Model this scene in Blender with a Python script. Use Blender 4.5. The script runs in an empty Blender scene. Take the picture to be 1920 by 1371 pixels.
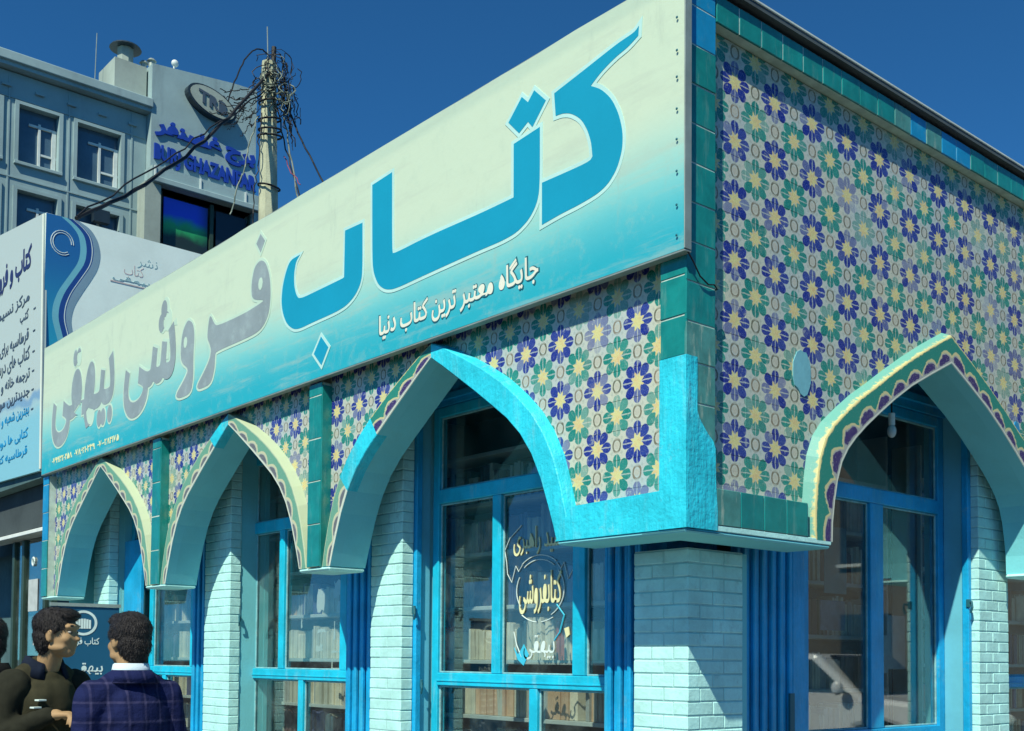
import bpy, bmesh, math, random
from mathutils import Vector, Matrix, noise
from mathutils.geometry import delaunay_2d_cdt
random.seed(7)
R = math.radians
PI = math.pi
scene = bpy.context.scene
COL = scene.collection

# ------------------------------------------------------------------ camera
CAM = Vector((3.608, -4.208, 1.5))
yaw, pitch, roll, FPX, CY = R(139.35), R(2.29), R(-0.4604), 2120.06, 1151.8
fw = Vector((math.cos(yaw)*math.cos(pitch), math.sin(yaw)*math.cos(pitch), math.sin(pitch)))
r0 = Vector((math.sin(yaw), -math.cos(yaw), 0)); d0 = fw.cross(r0)
rt = math.cos(roll)*r0 + math.sin(roll)*d0
dn = -math.sin(roll)*r0 + math.cos(roll)*d0
cam = bpy.data.cameras.new('camera'); co = bpy.data.objects.new('camera', cam); COL.objects.link(co)
co.matrix_world = Matrix(((rt.x, -dn.x, -fw.x, CAM.x), (rt.y, -dn.y, -fw.y, CAM.y), (rt.z, -dn.z, -fw.z, CAM.z), (0, 0, 0, 1)))
cam.sensor_width = 36; cam.lens = FPX/1920*36; cam.shift_y = (CY-685.5)/1920; cam.clip_end = 2000
scene.camera = co

# ------------------------------------------------------------------ light
SUN = Vector((1.0, -2.1, 2.6)).normalized()
EXPOSURE = 0.22
world = bpy.data.worlds.new("World"); scene.world = world; world.use_nodes = True
wn = world.node_tree; wn.nodes.clear()
sky = wn.nodes.new('ShaderNodeTexSky'); sky.sky_type = 'NISHITA'; sky.sun_disc = False
sky.sun_elevation = math.asin(SUN.z); sky.sun_rotation = math.atan2(SUN.x, SUN.y)
sky.altitude = 2500; sky.air_density = 0.8; sky.dust_density = 0.2; sky.ozone_density = 3.0
gm = wn.nodes.new('ShaderNodeMix'); gm.data_type = 'RGBA'; gm.blend_type = 'MULTIPLY'; gm.inputs[0].default_value = 1
gm.inputs[7].default_value = (0.42, 1.32, 1.78, 1)
bg = wn.nodes.new('ShaderNodeBackground'); bg.inputs[1].default_value = 0.066
wo = wn.nodes.new('ShaderNodeOutputWorld')
wn.links.new(sky.outputs[0], gm.inputs[6]); wn.links.new(gm.outputs[2], bg.inputs[0]); wn.links.new(bg.outputs[0], wo.inputs[0])
sl = bpy.data.lights.new('sun', 'SUN'); sl.energy = 5.0; sl.angle = R(0.5); sl.color = (1.0, 0.985, 0.80)
so = bpy.data.objects.new('sun', sl); COL.objects.link(so)
so.rotation_euler = SUN.to_track_quat('Z', 'Y').to_euler(); so.location = (5, -10, 30)
vs = scene.view_settings
vs.view_transform = 'Standard'; vs.look = 'None'; vs.gamma = 1; vs.exposure = EXPOSURE
try: vs.use_curve_mapping = False
except Exception: pass
scene.cycles.max_bounces = 8; scene.cycles.transparent_max_bounces = 16
scene.cycles.caustics_reflective = False; scene.cycles.caustics_refractive = False

# ------------------------------------------------------------------ node helpers
class S:
    def __init__(s, g, k): s.g = g; s.k = k
    def _m(s, op, *a): return s.g.m(op, s, *a)
    def __add__(s, o): return s._m('ADD', o)
    __radd__ = __add__
    def __sub__(s, o): return s._m('SUBTRACT', o)
    def __rsub__(s, o): return s.g.m('SUBTRACT', o, s)
    def __mul__(s, o): return s._m('MULTIPLY', o)
    __rmul__ = __mul__
    def __truediv__(s, o): return s._m('DIVIDE', o)
class G:
    def __init__(g, name):
        g.mat = bpy.data.materials.new(name); g.mat.use_nodes = True
        g.t = g.mat.node_tree; g.t.nodes.clear()
        g.out = g.t.nodes.new('ShaderNodeOutputMaterial')
    def n(g, ty, **kw):
        x = g.t.nodes.new(ty)
        for k, v in kw.items(): setattr(x, k, v)
        return x
    def put(g, sock, v):
        if isinstance(v, S): g.t.links.new(v.k, sock)
        elif isinstance(v, (tuple, list)): sock.default_value = tuple(v)+((1,) if len(v) == 3 and sock.type == 'RGBA' else ())
        else: sock.default_value = v
    def m(g, op, *a):
        x = g.n('ShaderNodeMath', operation=op)
        for i, v in enumerate(a): g.put(x.inputs[i], v)
        return S(g, x.outputs[0])
    def pos(g):
        x = g.n('ShaderNodeNewGeometry'); y = g.n('ShaderNodeSeparateXYZ'); g.t.links.new(x.outputs['Position'], y.inputs[0])
        g.P = S(g, x.outputs['Position'])
        return [S(g, o) for o in y.outputs]
    def obj(g):
        x = g.n('ShaderNodeTexCoord'); y = g.n('ShaderNodeSeparateXYZ'); g.t.links.new(x.outputs['Object'], y.inputs[0])
        g.P = S(g, x.outputs['Object'])
        return [S(g, o) for o in y.outputs]
    def uv(g):
        x = g.n('ShaderNodeUVMap'); y = g.n('ShaderNodeSeparateXYZ'); g.t.links.new(x.outputs[0], y.inputs[0])
        return [S(g, o) for o in y.outputs]
    def vec(g, *a):
        x = g.n('ShaderNodeCombineXYZ')
        for i, v in enumerate(a): g.put(x.inputs[i], v)
        return S(g, x.outputs[0])
    def noise(g, scale, detail=4, rough=.55, v=None, stretch=None):
        x = g.n('ShaderNodeTexNoise'); x.inputs['Scale'].default_value = scale; x.inputs['Detail'].default_value = detail
        x.inputs['Roughness'].default_value = rough
        if v is None:
            if not hasattr(g, 'P'): g.pos()
            v = g.P
        if stretch:
            mp = g.n('ShaderNodeMapping'); mp.inputs['Scale'].default_value = stretch; g.put(mp.inputs[0], v); v = S(g, mp.outputs[0])
        g.put(x.inputs['Vector'], v)
        return S(g, x.outputs['Fac'])
    def wn(g, v):
        x = g.n('ShaderNodeTexWhiteNoise', noise_dimensions='3D'); g.put(x.inputs[0], v); return S(g, x.outputs[0])
    def step(g, v, lo, hi, a=0., b=1.):     # smooth map
        x = g.n('ShaderNodeMapRange', interpolation_type='SMOOTHSTEP')
        for i, q in enumerate((v, lo, hi, a, b)): g.put(x.inputs[i], q)
        return S(g, x.outputs[0])
    def mix(g, f, a, b, blend='MIX'):
        x = g.n('ShaderNodeMix', data_type='RGBA', blend_type=blend)
        g.put(x.inputs[0], f); g.put(x.inputs[6], a); g.put(x.inputs[7], b)
        return S(g, x.outputs[2])
    def rand(g):
        x = g.n('ShaderNodeObjectInfo'); return S(g, x.outputs['Random'])
    def bsdf(g, col, rough=.6, spec=.4, bump=None, bstr=.3, bdist=.01, metal=0., coat=0.):
        b = g.n('ShaderNodeBsdfPrincipled')
        g.put(b.inputs['Base Color'], col); g.put(b.inputs['Roughness'], rough)
        b.inputs['Specular IOR Level'].default_value = spec; b.inputs['Metallic'].default_value = metal
        b.inputs['Coat Weight'].default_value = coat; b.inputs['Coat Roughness'].default_value = .12
        if bump is not None:
            q = g.n('ShaderNodeBump'); q.inputs['Strength'].default_value = bstr; q.inputs['Distance'].default_value = bdist
            g.put(q.inputs['Height'], bump); g.t.links.new(q.outputs[0], b.inputs['Normal'])
        g.t.links.new(b.outputs[0], g.out.inputs[0]); g.b = b
        return g.mat
def c3(v, k): return tuple(min(1, x*k) for x in v)
def paint(name, col, rough=.55, spec=.4, var=.25, scale=3., fine=60., bstr=.25, bdist=.004, dirt=None, dirtamt=.5, streak=False, objvar=0., coat=0., metal=0., brush=0.):
    g = G(name); g.pos()
    n1 = g.noise(scale, 5, .6); n2 = g.noise(fine, 3, .6)
    c = g.mix(g.step(n1, .3, .7), c3(col, 1-var*.6), c3(col, 1+var*.4))
    c = g.mix(g.step(n2, .35, .75)*(var*.5), c, c3(col, .6))
    if objvar:
        c = g.mix(g.rand()*objvar, c, c3(col, .62))
    if dirt:
        n3 = g.noise(scale*2.3, 8, .7, stretch=(1, 1, .18) if streak else None)
        c = g.mix(g.step(n3, .52, .72)*dirtamt, c, dirt)
    if brush:
        n4 = g.noise(26, 4, .7, stretch=(1, 1, .12)); n5 = g.noise(2.2, 6, .8)
        c = g.mix(g.step(n4, .5, .7)*brush, c, c3(col, .74)); c = g.mix(g.step(n5, .57, .66)*brush, c, (.30, .46, .44)); c = g.mix(g.step(g.noise(70, 2, .9), .68, .74)*brush, c, (.10, .22, .22)); n2 = n2+n4*1.2
    return g.bsdf(c, rough, spec, bump=n2+n1*.6, bstr=bstr, bdist=bdist, metal=metal, coat=coat)

M = {}
M['cyan'] = paint('cyan_paint', (.025, .60, .76), .5, .4, .35, 3, 30, .8, .008, dirt=(.22, .62, .66), dirtamt=.6, streak=True, brush=.5)
M['reveal'] = paint('pale_teal_plaster', (.19, .60, .66), .65, .3, .12, 2, 50, .35, .004, dirt=(.2, .52, .5), dirtamt=.3)
M['brick'] = paint('painted_brick', (.47, .83, .80), .7, .25, .22, 5, 38, .5, .006, dirt=(.34, .60, .58), dirtamt=.8, objvar=.22)
M['mortar'] = paint('painted_mortar', (.34, .58, .57), .8, .2, .3, 6, 60, .6, .006)
M['blue'] = paint('blue_gloss_paint', (.006, .36, .68), .42, .5, .35, 3, 30, .6, .006, dirt=(.06, .42, .58), dirtamt=.6, streak=True, brush=.25)
M['board'] = paint('pale_blue_board', (.13, .47, .60), .55, .4, .15, 3, 30, .2, .003)
M['frame'] = paint('cyan_frame_paint', (.008, .50, .72), .45, .5, .3, 5, 40, .6, .005, dirt=(.20, .56, .66), dirtamt=.6, streak=True)
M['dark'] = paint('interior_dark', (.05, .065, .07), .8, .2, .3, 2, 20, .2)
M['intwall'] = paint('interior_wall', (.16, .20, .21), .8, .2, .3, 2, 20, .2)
M['teal'] = paint('teal_glazed_tile', (.010, .235, .215), .22, .5, .35, 7, 25, .25, .004, dirt=(.20, .36, .31), dirtamt=.35, streak=True, objvar=.35, coat=.2)
M['tealworn'] = paint('worn_teal_tile', (.07, .26, .24), .4, .5, .4, 9, 25, .35, .004, dirt=(.42, .50, .40), dirtamt=.8, streak=True, objvar=.2)
M['bluetile'] = paint('blue_painted_tile', (.008, .25, .50), .35, .5, .2, 5, 25, .25, .003, dirt=(.15, .36, .38), dirtamt=.4)
M['grout'] = paint('pale_grout', (.50, .62, .55), .85, .2, .3, 10, 80, .4)
M['groutdark'] = paint('grey_bedding', (.20, .24, .23), .9, .2, .3, 10, 80, .4)
M['metal'] = paint('grey_sheet_metal', (.30, .36, .33), .45, .5, .3, 4, 30, .2, metal=.3)
M['coping'] = paint('coping_metal', (.55, .62, .58), .5, .5, .2, 4, 30, .2)
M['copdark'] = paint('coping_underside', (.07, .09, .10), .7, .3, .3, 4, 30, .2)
M['white'] = paint('white_paint', (.7, .74, .7), .5, .4, .15, 4, 40, .2)
M['roof'] = paint('roof_felt', (.12, .12, .12), .9, .2, .3, 2, 20, .3)
M['letter'] = paint('letter_blue', (.007, .30, .47), .45, .4, .08, 2, 60, .1)
M['lettergrey'] = paint('letter_grey', (.27, .33, .35), .5, .4, .2, 3, 60, .1, dirt=(.36, .46, .46), dirtamt=.6)
M['halo'] = paint('letter_outline_pale', (.46, .72, .68), .5, .4, .1, 3, 60, .1)
M['halogrey'] = paint('letter_outline_cream', (.50, .66, .54), .5, .4, .1, 3, 60, .1)
M['cream'] = paint('letter_cream', (.74, .74, .62), .5, .4, .1, 3, 60, .1)
M['outl'] = paint('letter_dark_teal', (.015, .12, .16), .5, .4, .1, 3, 60, .1)
M['ink'] = paint('ink_navy', (.02, .03, .12), .5, .4, .1, 3, 60, .1)
M['inkgrey'] = paint('ink_grey', (.06, .09, .13), .5, .4, .1, 3, 60, .1)
M['gold'] = paint('window_lettering_cream', (.75, .74, .42), .5, .4, .15, 9, 60, .1)
M['winwhite'] = paint('window_lettering_white', (.62, .74, .72), .5, .4, .15, 9, 60, .1)
M['wincyan'] = paint('window_lettering_cyan', (.05, .5, .7), .5, .4, .15, 9, 60, .1)
M['shelf'] = paint('shelf_board', (.45, .50, .48), .6, .3, .25, 4, 30, .2)
M['paper'] = paint('paper', (.6, .66, .6), .8, .2, .1, 4, 30, .1)
M['concrete'] = paint('pole_concrete', (.44, .46, .33), .85, .2, .35, 2, 30, .5, .01, dirt=(.22, .24, .17), dirtamt=.5, streak=True)
M['cable'] = paint('black_cable', (.012, .014, .018), .6, .3, .2)
M['cablegrey'] = paint('grey_cable', (.20, .24, .20), .6, .3, .2)
M['redwire'] = paint('red_wire', (.28, .05, .09), .6, .3, .2)
M['stone'] = paint('tower_stone', (.30, .42, .44), .8, .25, .25, .5, 8, .3, .01, dirt=(.16, .21, .24), dirtamt=.5, streak=True)
M['stonelight'] = paint('tower_cream_render', (.34, .40, .36), .85, .2, .25, .6, 8, .3, .01, dirt=(.22, .26, .25), dirtamt=.5, streak=True)
M['towerletter'] = paint('tower_letter_blue', (.010, .05, .36), .5, .4, .2)
M['towerdark'] = paint('tower_opening_dark', (.02, .035, .05), .4, .4, .2)
M['pvc'] = paint('white_window_bar', (.62, .68, .66), .5, .4, .15)
M['asphalt'] = paint('asphalt', (.055, .055, .055), .9, .2, .3, .7, 60, .5, .01)
M['paving'] = paint('pavement', (.26, .27, .25), .85, .2, .3, .9, 40, .4, .01)
M['kerb'] = paint('kerb_stone', (.34, .34, .32), .85, .2, .3, 2, 40, .4)
M['skin'] = paint('skin', (.36, .23, .12), .65, .25, .25, 12, 90, .2, .002)
M['eyewhite'] = paint('eye_white', (.35, .33, .30), .4, .4, .1)
M['hair'] = paint('black_hair', (.012, .009, .010), .55, .4, .4, 30, 160, .8, .01)
M['olive'] = paint('olive_cloth', (.042, .040, .024), .9, .1, .3, 14, 200, .5, .006)
M['blackcloth'] = paint('black_cloth', (.012, .013, .014), .9, .1, .3, 14, 200, .5, .006)
M['sleeve'] = paint('dark_olive_cloth', (.024, .025, .018), .9, .1, .3, 14, 200, .5, .006)
M['navycloth'] = paint('navy_cloth', (.012, .018, .035), .9, .1, .3, 14, 200, .5, .006)
M['shirt'] = paint('white_shirt', (.55, .66, .75), .8, .2, .1, 14, 200, .3)
M['shoe'] = paint('black_shoe', (.02, .018, .016), .4, .4, .2)
M['bannerblue'] = paint('banner_blue', (.008, .085, .17), .5, .4, .15, 2, 40, .1)
M['darkgreen'] = paint('dark_green_frame', (.03, .06, .045), .5, .4, .3, 3, 30, .2)
M['nbwall'] = paint('neighbour_wall', (.10, .12, .12), .85, .2, .3, 1, 12, .3)
M['nbpanel'] = paint('neighbour_shop_interior', (.08, .15, .16), .8, .2, .5, 1.2, 12, .3)
M['lamp'] = paint('bulb_glass', (.55, .62, .6), .3, .5, .1)
M['carwhite'] = paint('car_white_paint', (.85, .86, .85), .25, .5, .05, 1, 20, .02, coat=.5)
M['rubber'] = paint('tyre_rubber', (.02, .02, .02), .8, .3, .2)
M['carglass'] = paint('car_window_glass', (.02, .025, .03), .08, .6, .1)
M['chrome'] = paint('chrome', (.6, .6, .6), .2, .6, .05, metal=1.)
M['backdrop'] = paint('backdrop_wall', (.16, .15, .13), .9, .2, .4, .4, 5, .3)
M['tree'] = paint('leaf_green', (.035, .07, .03), .8, .2, .5, 2, 20, .2)
M['bark'] = paint('bark', (.10, .08, .06), .9, .2, .4, 4, 30, .6)

def glass_mat(name, tint=(.92, .96, .95), dust=.06, refl=1.45):
    g = G(name); g.pos()
    n = g.noise(3, 6, .7); n2 = g.noise(90, 2, .8)
    tr = g.n('ShaderNodeBsdfTransparent'); g.put(tr.inputs[0], tint)
    gl = g.n('ShaderNodeBsdfGlossy'); gl.inputs['Roughness'].default_value = .02
    lw = g.n('ShaderNodeLayerWeight'); fa = S(g, lw.outputs['Facing']); lw.inputs[0].default_value = .5
    fr = g.m('POWER', fa, 4.)*.85 + .115
    mx = g.n('ShaderNodeMixShader'); g.put(mx.inputs[0], fr); g.t.links.new(tr.outputs[0], mx.inputs[1]); g.t.links.new(gl.outputs[0], mx.inputs[2])
    df = g.n('ShaderNodeBsdfDiffuse'); g.put(df.inputs[0], (.45, .55, .52))
    d = (g.step(n, .4, .75)*dust + g.step(n2, .66, .78)*dust*2.2)
    m2 = g.n('ShaderNodeMixShader'); g.put(m2.inputs[0], d)
    g.t.links.new(mx.outputs[0], m2.inputs[1]); g.t.links.new(df.outputs[0], m2.inputs[2])
    g.t.links.new(m2.outputs[0], g.out.inputs[0]); return g.mat
M['glass'] = glass_mat('window_glass')

# flower tiles ------------------------------------------------------
def flower_mat(name, axis, u0, su, z0, sz):
    g = G(name); P = g.pos(); rnd = g.noise(7, 3)
    wob = g.noise(40, 2)*.06 - .03
    U = (P[axis]-u0)/su + wob; V = (P[2]-z0)/sz + wob
    def lattice(U, V):
        p = (U+V)*.5; q = (U-V)*.5
        Pn = g.m('ROUND', p); Qn = g.m('ROUND', q)
        i = Pn+Qn; j = Pn-Qn
        return U-i, V-j, i, j
    du, dv, i, j = lattice(U, V)
    r = g.m('SQRT', du*du+dv*dv); th = g.m('ARCTAN2', dv, du)
    k = g.m('FLOOR', th/(PI/4)+.5); a = th-k*(PI/4)
    x = r*g.m('COSINE', a); y = r*g.m('SINE', a)
    wnz = g.wn(g.vec(i, j, g.m('FLOORED_MODULO', k, 8)))
    ew = g.m('MULTIPLY', x, .15)+.112
    e = ((x-.465)/.245)*((x-.465)/.245) + (y/ew)*(y/ew)
    petal = g.step(e, .85, 1.1, 1, 0)
    ay = g.m('ABSOLUTE', y)
    par = g.m('FLOORED_MODULO', k, 2)
    vein = g.step(ay, .012, .03, 1, 0)*(1-par)*.75
    petal = petal*(1-vein)
    star = g.step(r + g.m('COSINE', th*8)*.075, .235, .265, 1, 0)
    odd = g.m('FLOORED_MODULO', i, 2)
    odd = g.step(odd, .4, .6)
    # ring motif between flowers
    du2, dv2, i2, j2 = lattice(U+1, V)
    r2 = g.m('SQRT', du2*du2+dv2*dv2); th2 = g.m('ARCTAN2', dv2, du2)
    rr = g.m('SQRT', du2*du2*1.5+dv2*dv2)
    ring = g.step(g.m('ABSOLUTE', rr-.225), .03, .06, 1, 0)*g.step(g.m('ABSOLUTE', dv2), .17, .24, 1, .35)
    core = g.step(r2, .10, .15, 1, 0)
    lobes = g.step(g.m('ABSOLUTE', r2-.34), .04, .07, 1, 0)*g.step(g.m('COSINE', th2*8), .2, .6)*.25
    n1 = g.noise(22, 5, .7); n2 = g.noise(120, 3, .7); n3 = g.noise(1.7, 4, .6)
    bgc = g.mix(g.step(n3, .35, .65), (.44, .51, .49), (.55, .56, .43))
    bgc = g.mix(g.step(n2, .5, .72)*.4, bgc, (.34, .40, .42))
    blue = g.mix(wnz, (.008, .016, .23), (.035, .06, .28)); grn = g.mix(wnz, (.006, .20, .16), (.04, .27, .21))
    pc = g.mix(odd, blue, grn)
    fl = g.wn(g.vec(i, j, 77.))
    fade = g.step(wnz, .7, 1.0)*.35 + g.step(fl, .88, 1.)*.45
    fade = fade + g.step(n1, .56, .70)*.5
    fade = g.m('MINIMUM', fade, .85)
    c = g.mix(lobes, bgc, (.15, .22, .2))
    rc = g.mix(g.wn(g.vec(i2, j2, 5.)), (.10, .10, .05), (.22, .17, .10))
    c = g.mix(ring*.92, c, rc)
    c = g.mix(core*.7, c, (.46, .43, .34))
    c = g.mix(petal*(1-fade), c, pc)
    yel = g.mix(g.step(n1, .4, .65), (.64, .60, .24), (.66, .48, .20))
    c = g.mix(star*.92, c, yel)
    # joints / wear
    n5 = g.noise(260, 2, .8); n6 = g.noise(3.2, 5, .7)
    c = g.mix(g.step(n5, .60, .70)*.55, c, (.52, .60, .58)); c = g.mix(g.step(n5, .38, .30)*.45, c, (.14, .18, .20))
    c = g.mix(g.step(n6, .60, .72)*.25, c, (.44, .46, .38))
    b = g.bsdf(c, g.step(n2, .4, .7, .18, .45), .55, bump=n2+n1, bstr=.35, bdist=.004)
    return b
M['flowL'] = flower_mat('flower_tile_left', 0, -.39, .1465, 3.265, .1583)
M['flowR'] = flower_mat('flower_tile_right', 1, .467, .1737, 3.28, .1583)

# painted border on the arches: uv = (arc length m, 0 inner .. 1 outer)
g = G('arch_border_tile'); g.pos(); u, v, _ = g.uv()
n1 = g.noise(30, 4, .7); n2 = g.noise(110, 3, .7)
L = .20
vv = v + (n1-.5)*.16
ph = g.m('FLOORED_MODULO', u+(n1-.5)*.05, L)/L - .5
lob = .50 - g.m('ABSOLUTE', ph)*g.m('ABSOLUTE', ph)*1.25 + (g.noise(9, 3)-.5)*.22
c = g.mix(g.step(vv, lob+.03, lob+.05), (.56, .52, .27), (.020, .22, .17))
c = g.mix(g.step(vv, lob-.06, lob-.03, 1, 0), c, (.34, .36, .34))
ins = g.step(g.m('ABSOLUTE', ph), .33, .37, 1, 0)*g.step(vv, lob-.10, lob-.07, 1, 0)*g.step(vv, .11, .15)
c = g.mix(ins*g.step(n2, .72, .55), c, g.mix(n1, (.025, .018, .14), (.06, .03, .12)))
c = g.mix(g.step(vv, .80, .83), c, (.60, .54, .25))
c = g.mix(g.step(vv, .90, .93), c, (.14, .40, .34))
c = g.mix(g.step(v, .07, .09, 1, 0), c, (.62, .66, .55))
c = g.mix(g.step(n2, .58, .72)*.5, c, (.45, .50, .42)); c = g.mix(g.m('LESS_THAN', v, -.3), c, (.19, .60, .66))
M['band'] = g.bsdf(c, .55, .4, bump=n2, bstr=.3, bdist=.003)
# pale variant for the small weathered arches
g = G('arch_border_tile_faded'); g.pos(); u, v, _ = g.uv()
n1 = g.noise(22, 4, .7); n2 = g.noise(80, 3, .7); vv = v+(n1-.5)*.12
ph = g.m('FLOORED_MODULO', u+(n1-.5)*.03, L)/L - .5
lob = .45 - g.m('ABSOLUTE', ph)*g.m('ABSOLUTE', ph)*1.2
c = g.mix(g.step(vv, lob+.04, lob+.08), (.52, .52, .34), (.13, .33, .24))
ins = g.step(g.m('ABSOLUTE', ph), .30, .38, 1, 0)*g.step(vv, lob-.12, lob-.07, 1, 0)*g.step(vv, .10, .16)
c = g.mix(g.step(vv, lob-.06, lob-.03, 1, 0), c, (.42, .46, .38))
c = g.mix(ins*.85, c, (.07, .075, .12))
c = g.mix(g.step(vv, .76, .84), c, (.40, .48, .32))
c = g.mix(g.step(v, .08, .10, 1, 0), c, (.62, .68, .58))
c = g.mix(g.step(n2, .55, .7)*.5, c, (.42, .50, .42)); c = g.mix(g.m('LESS_THAN', v, -.3), c, (.19, .60, .66))
M['bandpale'] = g.bsdf(c, .6, .35, bump=n2, bstr=.3, bdist=.003)

# printed banner of the shop sign: cream running to cyan at the foot
g = G('sign_banner_print'); P = g.pos()
n1 = g.noise(1.1, 4); n2 = g.noise(9, 5, .7); n3 = g.noise(3, 6, .7, stretch=(.3, 1, 3))
h = (P[2]-3.5)/1.42 + (n1-.5)*.10 + P[0]*.004
c = g.mix(g.step(h, .02, .36), (.020, .38, .48), (.18, .57, .57))
c = g.mix(g.step(h, .18, .58, .0, 1), c, (.55, .66, .51))
c = g.mix(g.step(n2, .5, .75)*.24, c, (.40, .52, .42))
c = g.mix(g.step(n3, .50, .70)*.38, c, (.44, .51, .42)); c = g.mix(g.step(g.noise(5, 7, .75, stretch=(1, 1, .25)), .56, .70)*.30, c, (.34, .42, .36))
c = g.mix(g.step(P[2], 4.80, 4.86)*.35, c, (.36, .50, .42))
M['banner'] = g.bsdf(c, .5, .35, bump=n2+n1, bstr=.15, bdist=.01)

# plaid jacket
g = G('plaid_cloth'); P = g.obj()
x = g.m('FLOORED_MODULO', P[1]+.13, .075); z = g.m('FLOORED_MODULO', P[2], .085)
lx = g.step(g.m('ABSOLUTE', x-.037), .003, .007, 1, 0); lz = g.step(g.m('ABSOLUTE', z-.045), .003, .007, 1, 0)
bx = g.step(g.m('ABSOLUTE', x-.037), .016, .02, 1, 0); bz = g.step(g.m('ABSOLUTE', z-.045), .018, .022, 1, 0)
n1 = g.noise(200, 2)
n2 = g.noise(25, 4); c = g.mix((bx+bz)*.35, (.014, .020, .085), (.007, .010, .045))
c = g.mix((lx+lz)*.30*g.step(n2, .3, .6, .4, 1), c, (.12, .11, .22)); n1 = n1*.3+g.noise(9, 4, .6)*3
c = g.mix(.25, c, (.004, .006, .02)); M['plaid'] = g.bsdf(c, .9, .1, bump=n1, bstr=.5, bdist=.012)

# blue and green reflection painted into the glass colour of the tower's box window
g = G('tower_painted_reflection'); P = g.pos()
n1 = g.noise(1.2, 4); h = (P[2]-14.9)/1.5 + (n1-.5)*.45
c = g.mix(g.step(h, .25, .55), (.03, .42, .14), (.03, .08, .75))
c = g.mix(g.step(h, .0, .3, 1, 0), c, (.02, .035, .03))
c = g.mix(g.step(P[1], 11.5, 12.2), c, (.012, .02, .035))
M['paintedrefl'] = g.bsdf(c, .25, .5)
M['towerglass'] = paint('tower_window_glass', (.07, .13, .19), .12, .6, .3, .8, 10, .05)
# books
BC = [(.44, .42, .33), (.50, .46, .36), (.36, .36, .30), (.06, .07, .14), (.10, .06, .06), (.30, .10, .08), (.08, .12, .11), (.26, .28, .27), (.42, .28, .18), (.05, .05, .06), (.14, .16, .30)]
BN = ['cream', 'ivory', 'light grey', 'navy blue', 'dark brown', 'red', 'dark green', 'grey', 'orange tan', 'black', 'violet blue']
for i, c in enumerate(BC):
    M['book%d' % i] = paint('book_cover_'+BN[i].replace(' ', '_'), tuple(min(.85, q*1.5+.01) for q in c), .6, .3, .3, 9, 80, .2, objvar=.5)

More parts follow.
